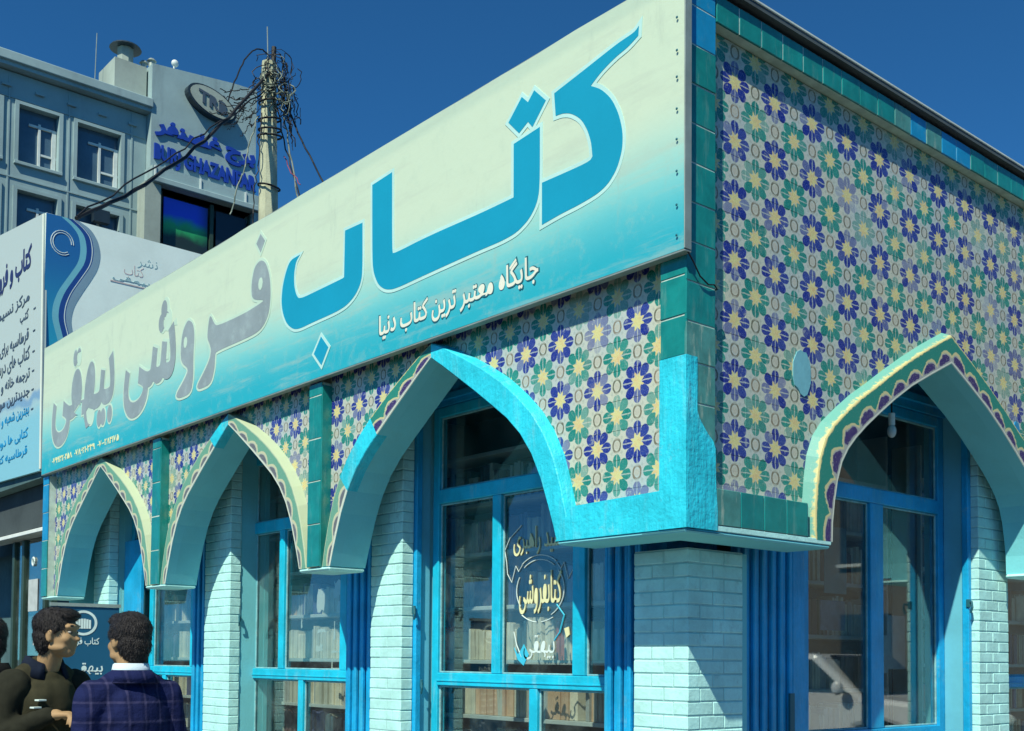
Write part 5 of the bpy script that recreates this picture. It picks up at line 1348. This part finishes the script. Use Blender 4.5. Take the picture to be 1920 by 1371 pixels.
def head(mb, c, yaw_=0., vox=True):
    Rz = Matrix.Rotation(yaw_, 3, 'Z'); c = Vector(c)
    def e(p, r_, rot=None): mb.ell(c+Rz @ Vector(p), r_, (Rz @ rot) if rot is not None else Rz, 18, 12)
    e((-.012, 0, .035), (.098, .077, .092)); e((.020, 0, -.02), (.078, .066, .085)); e((.045, 0, -.075), (.043, .042, .034))      # skull, face, chin
    e((.072, 0, .042), (.030, .058, .020)); e((.088, 0, .0), (.017, .013, .030), Matrix.Rotation(R(-22), 3, 'Y')); e((.103, 0, -.018), (.013, .016, .011))  # brow, nose
    e((.083, 0, -.047), (.014, .026, .007)); e((.080, 0, -.060), (.014, .023, .008))           # lips
    for s_ in (-1, 1):
        e((.058, .042*s_, -.018), (.028, .022, .024)); e((-.008, .077*s_, -.005), (.018, .008, .032)); e((.0, .083*s_, .012), (.014, .006, .018)); e((.02, .05*s_, -.06), (.045, .018, .02))
    def eyes(parent):
        for s_ in (-1, 1):
            q = MB(); q.ell(c+Rz @ Vector((.076, .032*s_, .016)), (.011, .013, .007), Rz); q.build_local = None
            o = q.build('eye', 'eyewhite', None, smooth=True); o.parent = parent
            q = MB(); q.ell(c+Rz @ Vector((.084, .032*s_, .016)), (.005, .0065, .0065), Rz); o2 = q.build('iris', 'hair', None, smooth=True); o2.parent = o
            q = MB(); q.ell(c+Rz @ Vector((.088, .032*s_, .047)), (.007, .020, .005), Rz); o3 = q.build('eyebrow', 'hair', None, smooth=True); o3.parent = parent
    return eyes
def hair_mb(c, yaw_, length=.0, quiff=.0):
    mb = BodyMB(); Rz = Matrix.Rotation(yaw_, 3, 'Z'); c = Vector(c)
    def e(p, r_): mb.ell(c+Rz @ Vector(p), r_, Rz, 18, 12)
    e((-.022, 0, .055), (.106, .088, .088)); e((-.052, 0, -.005), (.070, .078, .085)); e((-.060, 0, -.055), (.045, .060, .045)); e((.035, 0, .100), (.055+quiff*.6, .070, .036)); e((.062, .008, .098), (.024+quiff, .052, .022))
    for s_ in (-1, 1): e((-.005, .074*s_, .040), (.045, .013, .035))
    return mb
def person(loc, face, label, pose, clothes, hyaw=0., h=1.0, vox=.009, hairq=0., lean=0.):
    """pose: dict with elbows / wrists in local coordinates (x forward, y left)"""
    t = thing('person', loc, label, 'person'); t.rotation_euler = (0, 0, face); t.scale = (h, h, h)
    HC = (.03+lean, 0, 1.585)
    b = BodyMB(); eyes = head(b, HC, hyaw)
    b.cap((-.005, 0, 1.38), .062, (.010+lean*.9, 0, 1.54), .056)
    b.ell((0, 0, 1.22), (.095, .145, .19)); b.ell((0, 0, 1.02), (.098, .14, .16)); b.ell((-.01, 0, .93), (.11, .155, .12))
    b.cap((0, -.12, 1.35), .045, (0, .12, 1.35), .045)
    for s_, k in ((1, 'L'), (-1, 'R')):
        sh_ = (0, .172*s_, 1.355); el, wr, hd, pn = pose[k]
        b.cap(sh_, .044, el, .038); b.cap(el, .041, wr, .028)
        hand(b, wr, hd, pn, pose.get('curl', .6), s_)
        b.cap((0, .085*s_, .90), .088, (.02, .095*s_, .50), .056); b.cap((.02, .095*s_, .50), .055, (-.01, .10*s_, .10), .038)
        b.cap((-.02, .10*s_, .05), .036, (.13, .11*s_, .035), .03)
    bo = remesh(b, 'body', 'skin', t, vox, 4); eyes(bo)
    ho = remesh(hair_mb(HC, hyaw, quiff=hairq), 'hair', 'hair', t, .006, 5, nz=.003, nsc=40)
    rh = random.Random(3); me = ho.data; me.update(); V0 = [v.co.copy() for v in me.vertices]; N0 = [v.normal.copy() for v in me.vertices]
    Rh = Matrix.Rotation(hyaw, 3, 'Z'); crown = Vector(HC)+Rh @ Vector((-.05, 0, .12)); st_ = MB()
    for _ in range(5200):
        i = rh.randrange(len(V0)); p = V0[i]; n_ = N0[i]
        flow = (p-crown); flow -= n_*flow.dot(n_)
        flow = (flow.normalized() if flow.length > 1e-4 else Vector((1, 0, 0))) + Vector((rh.uniform(-.5, .5), rh.uniform(-.5, .5), rh.uniform(-.5, .3)))
        d_ = (flow.normalized()+n_*rh.uniform(.12, .40)).normalized(); L0 = rh.uniform(.010, .024); sd = d_.cross(n_).normalized()*rh.uniform(.0008, .0018)
        a_ = p-n_*.002; m_ = a_+d_*L0*.6+n_*.001; e_ = a_+d_*L0-n_*.002
        st_.add([a_-sd, a_+sd, m_+sd*.8, m_-sd*.8, e_], [(0, 1, 2, 3), (3, 2, 4)])
    hm = st_.mesh('hair_strands'); hm.materials.append(M['hair']); hs = bpy.data.objects.new('hair_strands', hm); COL.objects.link(hs); hs.parent = ho; hs['kind'] = 'stuff'
    # jacket
    j = BodyMB(); jw = clothes.get('bulk', .0)
    j.ell((0, 0, 1.23), (.130+jw, .175+jw, .20)); j.ell((0, 0, 1.05), (.125+jw, .165+jw, .22)); j.ell((-.005, 0, .90), (.13+jw, .175+jw, .17))
    j.cap((-.01, -.15, 1.345), .068, (-.015, -.03, 1.425), .062); j.cap((-.01, .15, 1.345), .068, (-.015, .03, 1.425), .062)
    slv = BodyMB()
    for s_, k in ((1, 'L'), (-1, 'R')):
        sh_ = (0, .170*s_, 1.345); el, wr, hd, pn = pose[k]
        tgt = j if not clothes.get('vest') else slv
        if clothes.get('vest'): tgt.cap((0, .12*s_, 1.35), .06, sh_, .062)
        tgt.cap(sh_, .076+jw*.4, el, .058); w2 = Vector(wr)-(Vector(wr)-Vector(el)).normalized()*.01; tgt.cap(el, .060, tuple(w2), .043)
    remesh(j, 'vest' if clothes.get('vest') else 'jacket', clothes['jacket'], t, .010, 5, nz=.010, nsc=9)
    if clothes.get('vest'): remesh(slv, 'sleeves', clothes['sleeve'], t, .010, 5, nz=.010, nsc=11)
    # collar
    cm = BodyMB(); n = 22
    def ringc(name, mat, r0_, r1_, z0_, z1_, cx0, cx1, back=.0, th=.008):
        vs = []; fs = []
        for k in range(n+1):
            a = R(28)+(2*PI-R(56))*k/n
            for (rr, z_, c_) in ((r0_, z0_, cx0), (r1_, z1_, cx1)):
                for off in (0, th): vs.append((c_+(rr+off)*math.cos(a)*.95, (rr+off)*math.sin(a)*1.06, z_-(0.045*max(0, math.cos(a)))))
        for k in range(n):
            a_ = k*4; b_ = a_+4
            fs += [(a_, b_, b_+2, a_+2), (a_+1, a_+3, b_+3, b_+1), (a_+2, b_+2, b_+3, a_+3), (a_, a_+1, b_+1, b_)]
        fs += [(0, 2, 3, 1), (n*4, n*4+1, n*4+3, n*4+2)]
        o = MB().add(vs, fs).build(name, mat, None, smooth=True); o.parent = t
    if clothes.get('shirt'): ringc('shirt_collar', clothes['shirt'], .080, .067, 1.430, 1.492, -.008, .0)
    ringc('collar', clothes['collar'], .112, .078, 1.405, 1.462 if clothes.get('shirt') else 1.485, -.012, -.006)
    tr = BodyMB()
    tr.ell((-.01, 0, .92), (.125, .172, .13))
    for s_ in (-1, 1): tr.cap((0, .09*s_, .90), .102, (.02, .098*s_, .50), .078); tr.cap((.02, .098*s_, .50), .077, (-.01, .105*s_, .10), .066)
    remesh(tr, 'trousers', clothes.get('trousers', 'blackcloth'), t, .012, 4, nz=.008, nsc=8)
    for s_ in (-1, 1):
        q = BodyMB(); q.cap((-.04, .105*s_, .045), .046, (.14, .115*s_, .035), .038); remesh(q, 'shoe', 'shoe', t, .01, 3)
    return t
def yaw_of(v): return math.atan2(v.y, v.x)
right = rt; away = fw
relax = lambda s_: ((-.01, .215*s_, 1.08), (.06, .225*s_, .83), (.12, 0, -1), (0, -s_, 0))
# man with the plaid jacket, back to the camera
p2 = person((-1.30, -2.22, 0), yaw_of(Vector((-.985, .17, 0)))+R(12), 'man seen from behind in dark blue plaid jacket and white collar',
    {'L': relax(1), 'R': relax(-1), 'curl': .5}, {'jacket': 'plaid', 'shirt': 'shirt', 'collar': 'plaid', 'bulk': .008}, hyaw=R(8), h=.985, vox=.009)
# man in olive vest, facing right, hands together in front
d1 = (right*.95+Vector((-fw.x, -fw.y, 0))*.28); 
p1 = person((-2.24, -2.28, 0), yaw_of(right*.82+Vector((-fw.x, -fw.y, 0))*.55), 'young man in profile wearing an olive vest, hands clasped in front',
    {'L': ((.04, .24, 1.12), (.25, .05, 1.19), (.6, -.75, .05), (-.2, -.2, -1)), 'R': ((.0, -.24, 1.10), (.20, -.10, 1.20), (.65, .75, .05), (-.2, -.1, -1)), 'curl': .8},
    {'jacket': 'olive', 'sleeve': 'sleeve', 'vest': True, 'collar': 'navycloth', 'bulk': .01}, hyaw=R(30), h=1.01, vox=.0065, hairq=.018, lean=.07)
for (y_, z_) in ((-.10, 1.27), (-.125, 1.235)):
    q = MB(); q.box((.118, y_-.03, z_-.004), (.152, y_+.012, z_+.004), .001); o = q.build('chest_badge', 'winwhite', None); o.parent = p1
p3 = person((-2.40, -2.50, 0), yaw_of(Vector((-.95, .1, 0))), 'man in black cut off by the left edge of the picture',
    {'L': relax(1), 'R': relax(-1), 'curl': .5}, {'jacket': 'blackcloth', 'collar': 'blackcloth', 'bulk': .01}, h=.985, vox=.011)
